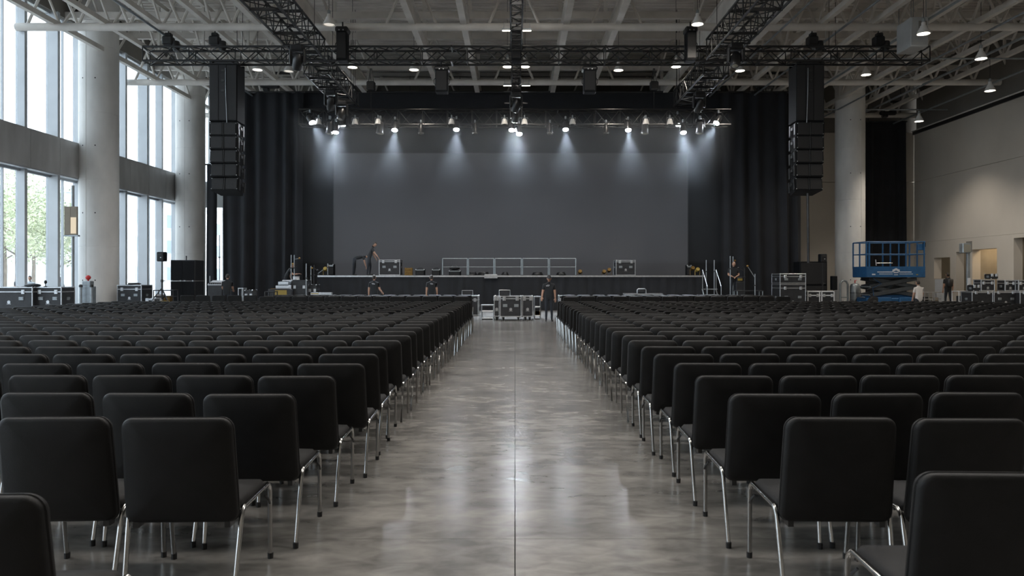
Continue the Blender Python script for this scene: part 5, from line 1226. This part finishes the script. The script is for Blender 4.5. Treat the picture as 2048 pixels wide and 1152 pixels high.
    B.k = 5; e_ = MB().ball((0, .086, -.052), (.024, .010, .006), 8, 5); B.add([hd(p) for p in e_.v], e_.f)
    me2 = B.data('body', [M[shirt], M['skin'], M['trousers'], M['shoes'], M['eye'], M['lip']], True, 180); bpy.data.meshes.remove(body)
    ob('body', me2, t)
    hb_ = MB(); hm = MB().ball((0, 0, 0), (1, 1, 1), 18, 12); keep = []
    for p in hm.v: hb_.v.append(tuple(hd((p[0]*.080, p[1]*.100-.006, p[2]*.126+.002))))
    for f in hm.f:
        c = sum((Vector(hm.v[i]) for i in f), Vector())/len(f)
        if c.z > .42 or (c.y < .1 and c.z > (-.45 if c.y < -.25 else .05)): hb_.f.append(f); hb_.m.append(0)
    ob('hair', hb_.data('hair', M['skin' if bald else 'hair'], True, 180), t)
    if hat:
        cp = MB(); hm = MB().ball((0, 0, 0), (1, 1, 1), 18, 10)
        for p in hm.v: cp.v.append(tuple(hd((p[0]*.086, p[1]*.106-.004, max(p[2], .25)*.136+.004))))
        cp.f = [tuple(f) for f in hm.f]; cp.m = [0]*len(cp.f)
        br = [( -.07, .07), (-.06, .145), (0, .17), (.06, .145), (.07, .07)]; cp.add([hd((a, b, .042)) for a, b in br]+[hd((a, b, .032)) for a, b in br], [(0, 1, 2, 3, 4), (9, 8, 7, 6, 5), (0, 5, 6, 1), (1, 6, 7, 2), (2, 7, 8, 3), (3, 8, 9, 4)])
        ob('cap', cp.data('cap', M[hat], True, 60), t)
    if mark:                                               # pale print on the shirt
        yy = -.128 if mark == 'back' else .122; pm = MB(); c0 = (Vector((0, 0, 0))+off)
        for (dx, dz, w_, h_) in ((-.03, .47, .10, .025), (.04, .45, .05, .02), (.0, .43, .12, .012)):
            a_ = .06 if mark == 'front' else .0
            pm.add([(up((dx+a_+i*w_/2, yy, dz+j*h_/2))+off)*s for i, j in ((-1, -1), (1, -1), (1, 1), (-1, 1))]+[(up((dx+a_+i*w_/2, yy*.94, dz+j*h_/2))+off)*s for i, j in ((-1, -1), (1, -1), (1, 1), (-1, 1))], [(0, 1, 2, 3), (7, 6, 5, 4), (0, 4, 5, 1), (1, 5, 6, 2), (2, 6, 7, 3), (3, 7, 4, 0)])
        ob('shirt_print', pm.data('shirt_print', M['panelgrey']), t)
    if backpack:
        bp = MB(); bp.cbox((up((0, -.20, .33))+off)*s, (.28*s, .16*s, .42*s), .05*s, Rl); o = ob('backpack', bp.data('backpack', M['casepanel'], True, 60), t)
        for sx in (-1, 1): tb('strap', [(up((sx*.09, -.13, .5))+off)*s, (up((sx*.10, .0, .60))+off)*s, (up((sx*.10, .14, .42))+off)*s], .018, M['black'], o, 6)
    return t
DN = ((.12, .0, -1), (.04, .22, -1)); STD = (((.04, .02, -1), (.02, -.05, -1)),)*2
person('man in black shirt and grey cap standing in the aisle, facing the camera', X(1098, 27.7), 27.7, 0, 180, 1.60, arms=(((.16, .0, -1), (.06, .12, -1)), ((.22, -.02, -1), (.15, .55, -.8))), hat='casepanel', mark='front', head=(-14, 0))
person('person in black printed T-shirt seen from behind, before the stage, window half', X(748, 33), 33, 0, 0, 1.63, arms=(((.16, 0, -1), (.05, .1, -1)), ((.25, .1, -1), (.3, .8, -.5))), mark='back')
person('person in black T-shirt with back turned, nearer the aisle than the other one', X(863, 33.2), 33.2, 0, 12, 1.63, arms=(DN, ((.2, .05, -1), (.1, .3, -1))), mark='back')
person('person in black seen from behind at the mixing desk by the window-end drape', X(454, 33.6), 33.6, 0, 8, 1.68, lean=6, arms=(((.12, .3, -1), (-.1, .9, -.3)),)*2)
person('person in a cap leaning over equipment at the window end of the stage', X(571, 37.3), 37.3, .60, -75, 1.72, lean=24, arms=(((.1, .1, -1), (.05, .35, -1)), ((.05, .6, -.8), (.0, 1, .15))), hat='amber', head=(-8, 0))
person('person in black bending right over on the stage', X(709, 38.9), 38.9, ST, -78, 1.66, lean=84, arms=(((.1, .25, -1), (0, .3, -1)),)*2, legs=(((.05, .05, -1), (.02, -.12, -1)), ((.05, -.12, -1), (.02, -.05, -1))), head=(10, 0))
person('person in black shirt standing on the stage and reaching to the silver-edged case', X(738, 38.0), 38.0, ST, -80, 1.66, lean=20, arms=(((.1, .2, -1), (.05, .5, -.8)), ((.1, .55, -.9), (.0, .6, -.75))), legs=(((.05, .18, -1), (.02, -.1, -1)), ((.05, -.1, -1), (.02, -.12, -1))), head=(-12, 0))
person('man in black shirt with folded hands on the platform at the lift-end drape', X(1467, 37.1), 37.1, .60, 180, 1.70, arms=(((.28, .05, -1), (-.75, .55, -.35)),)*2, bald=True, head=(-20, 0))
person('person in white T-shirt kneeling beside the blue scissor lift, back turned', X(1838, 34.6), 34.6, 0, 10, 1.70, lean=4, arms=(((.16, .1, -1), (.0, .35, -1)),)*2, legs=(((.05, .12, -1), (.02, -1, -.05)),)*2, shirt='whiteshirt')
person('person in black with a backpack walking by the beige wall openings', X(1896, 41), 41.0, 0, 0, 1.78, arms=(DN, ((.2, .0, -1), (.12, .2, -1))), legs=(((.04, .12, -1), (.02, -.05, -1)), ((.04, -.08, -1), (.02, -.2, -1))), backpack=True)
for (px, z, h_, rz, lab) in ((60, 37.5, 1.66, 200, 'pedestrian in grey outside behind the square case'), (122, 34.5, 1.6, 150, 'pedestrian in dark clothes outside beside the lit sign post'), (35, 42, 1.68, 90, 'pedestrian outside the glass behind the wide window-side case')):
    person(lab, X(px, z), z, -.06, rz, h_, shirt='trousers' if px != 60 else 'steel')

# ================================================================ HAZE over the stage
hm = bpy.data.materials.new('stage_haze'); hm.use_nodes = True; nt = hm.node_tree; nt.nodes.clear(); N = nt.nodes.new; L = nt.links.new
o_ = N('ShaderNodeOutputMaterial'); vsn = N('ShaderNodeVolumeScatter'); vsn.inputs['Anisotropy'].default_value = .0; vsn.inputs['Color'].default_value = (.9, .95, 1, 1)
tc = N('ShaderNodeTexCoord'); sx_ = N('ShaderNodeSeparateXYZ'); L(tc.outputs['Object'], sx_.inputs[0])
HZ = (rear_z0-3.5, rear_z0-.8, rear_z0-.35, rear_z0+.1)       # haze hangs below the truss and thins out towards the stage
r1 = N('ShaderNodeMapRange'); r1.interpolation_type = 'SMOOTHSTEP'; r1.inputs[1].default_value = HZ[0]; r1.inputs[2].default_value = HZ[1]; r1.inputs[3].default_value = .0015; r1.inputs[4].default_value = .017
r2 = N('ShaderNodeMapRange'); r2.interpolation_type = 'SMOOTHSTEP'; r2.inputs[1].default_value = HZ[2]; r2.inputs[2].default_value = HZ[3]; r2.inputs[3].default_value = 1; r2.inputs[4].default_value = 0
mm = N('ShaderNodeMath'); mm.operation = 'MULTIPLY'; L(sx_.outputs[2], r1.inputs[0]); L(sx_.outputs[2], r2.inputs[0]); L(r1.outputs[0], mm.inputs[0]); L(r2.outputs[0], mm.inputs[1])
L(mm.outputs[0], vsn.inputs['Density']); L(vsn.outputs[0], o_.inputs['Volume'])
hzo = ob('haze', MB().bb((X(606, 36), 33.2, ST+.6), (X(1440, 36), 38.0, rear_z0+.1)).data('haze', hm), None, kind='stuff', label='thin stage haze showing the light beams')
t = thing('power_cable', 'black cable sagging down along the lift-side truss', 'cable', (X(1600, 25), 25, LC))
tb('run', [(0.1, -1.5, .05), (-.1, 0, -.35), (-.35, 1.6, -.75), (-.55, 3.2, -.85), (-.72, 4.9, -.72)], .03, M['black'], t, 6); tb('clip', [(0, -1.5, .05), (.3, -1.5, .1)], .02, M['steel'], t, 5)
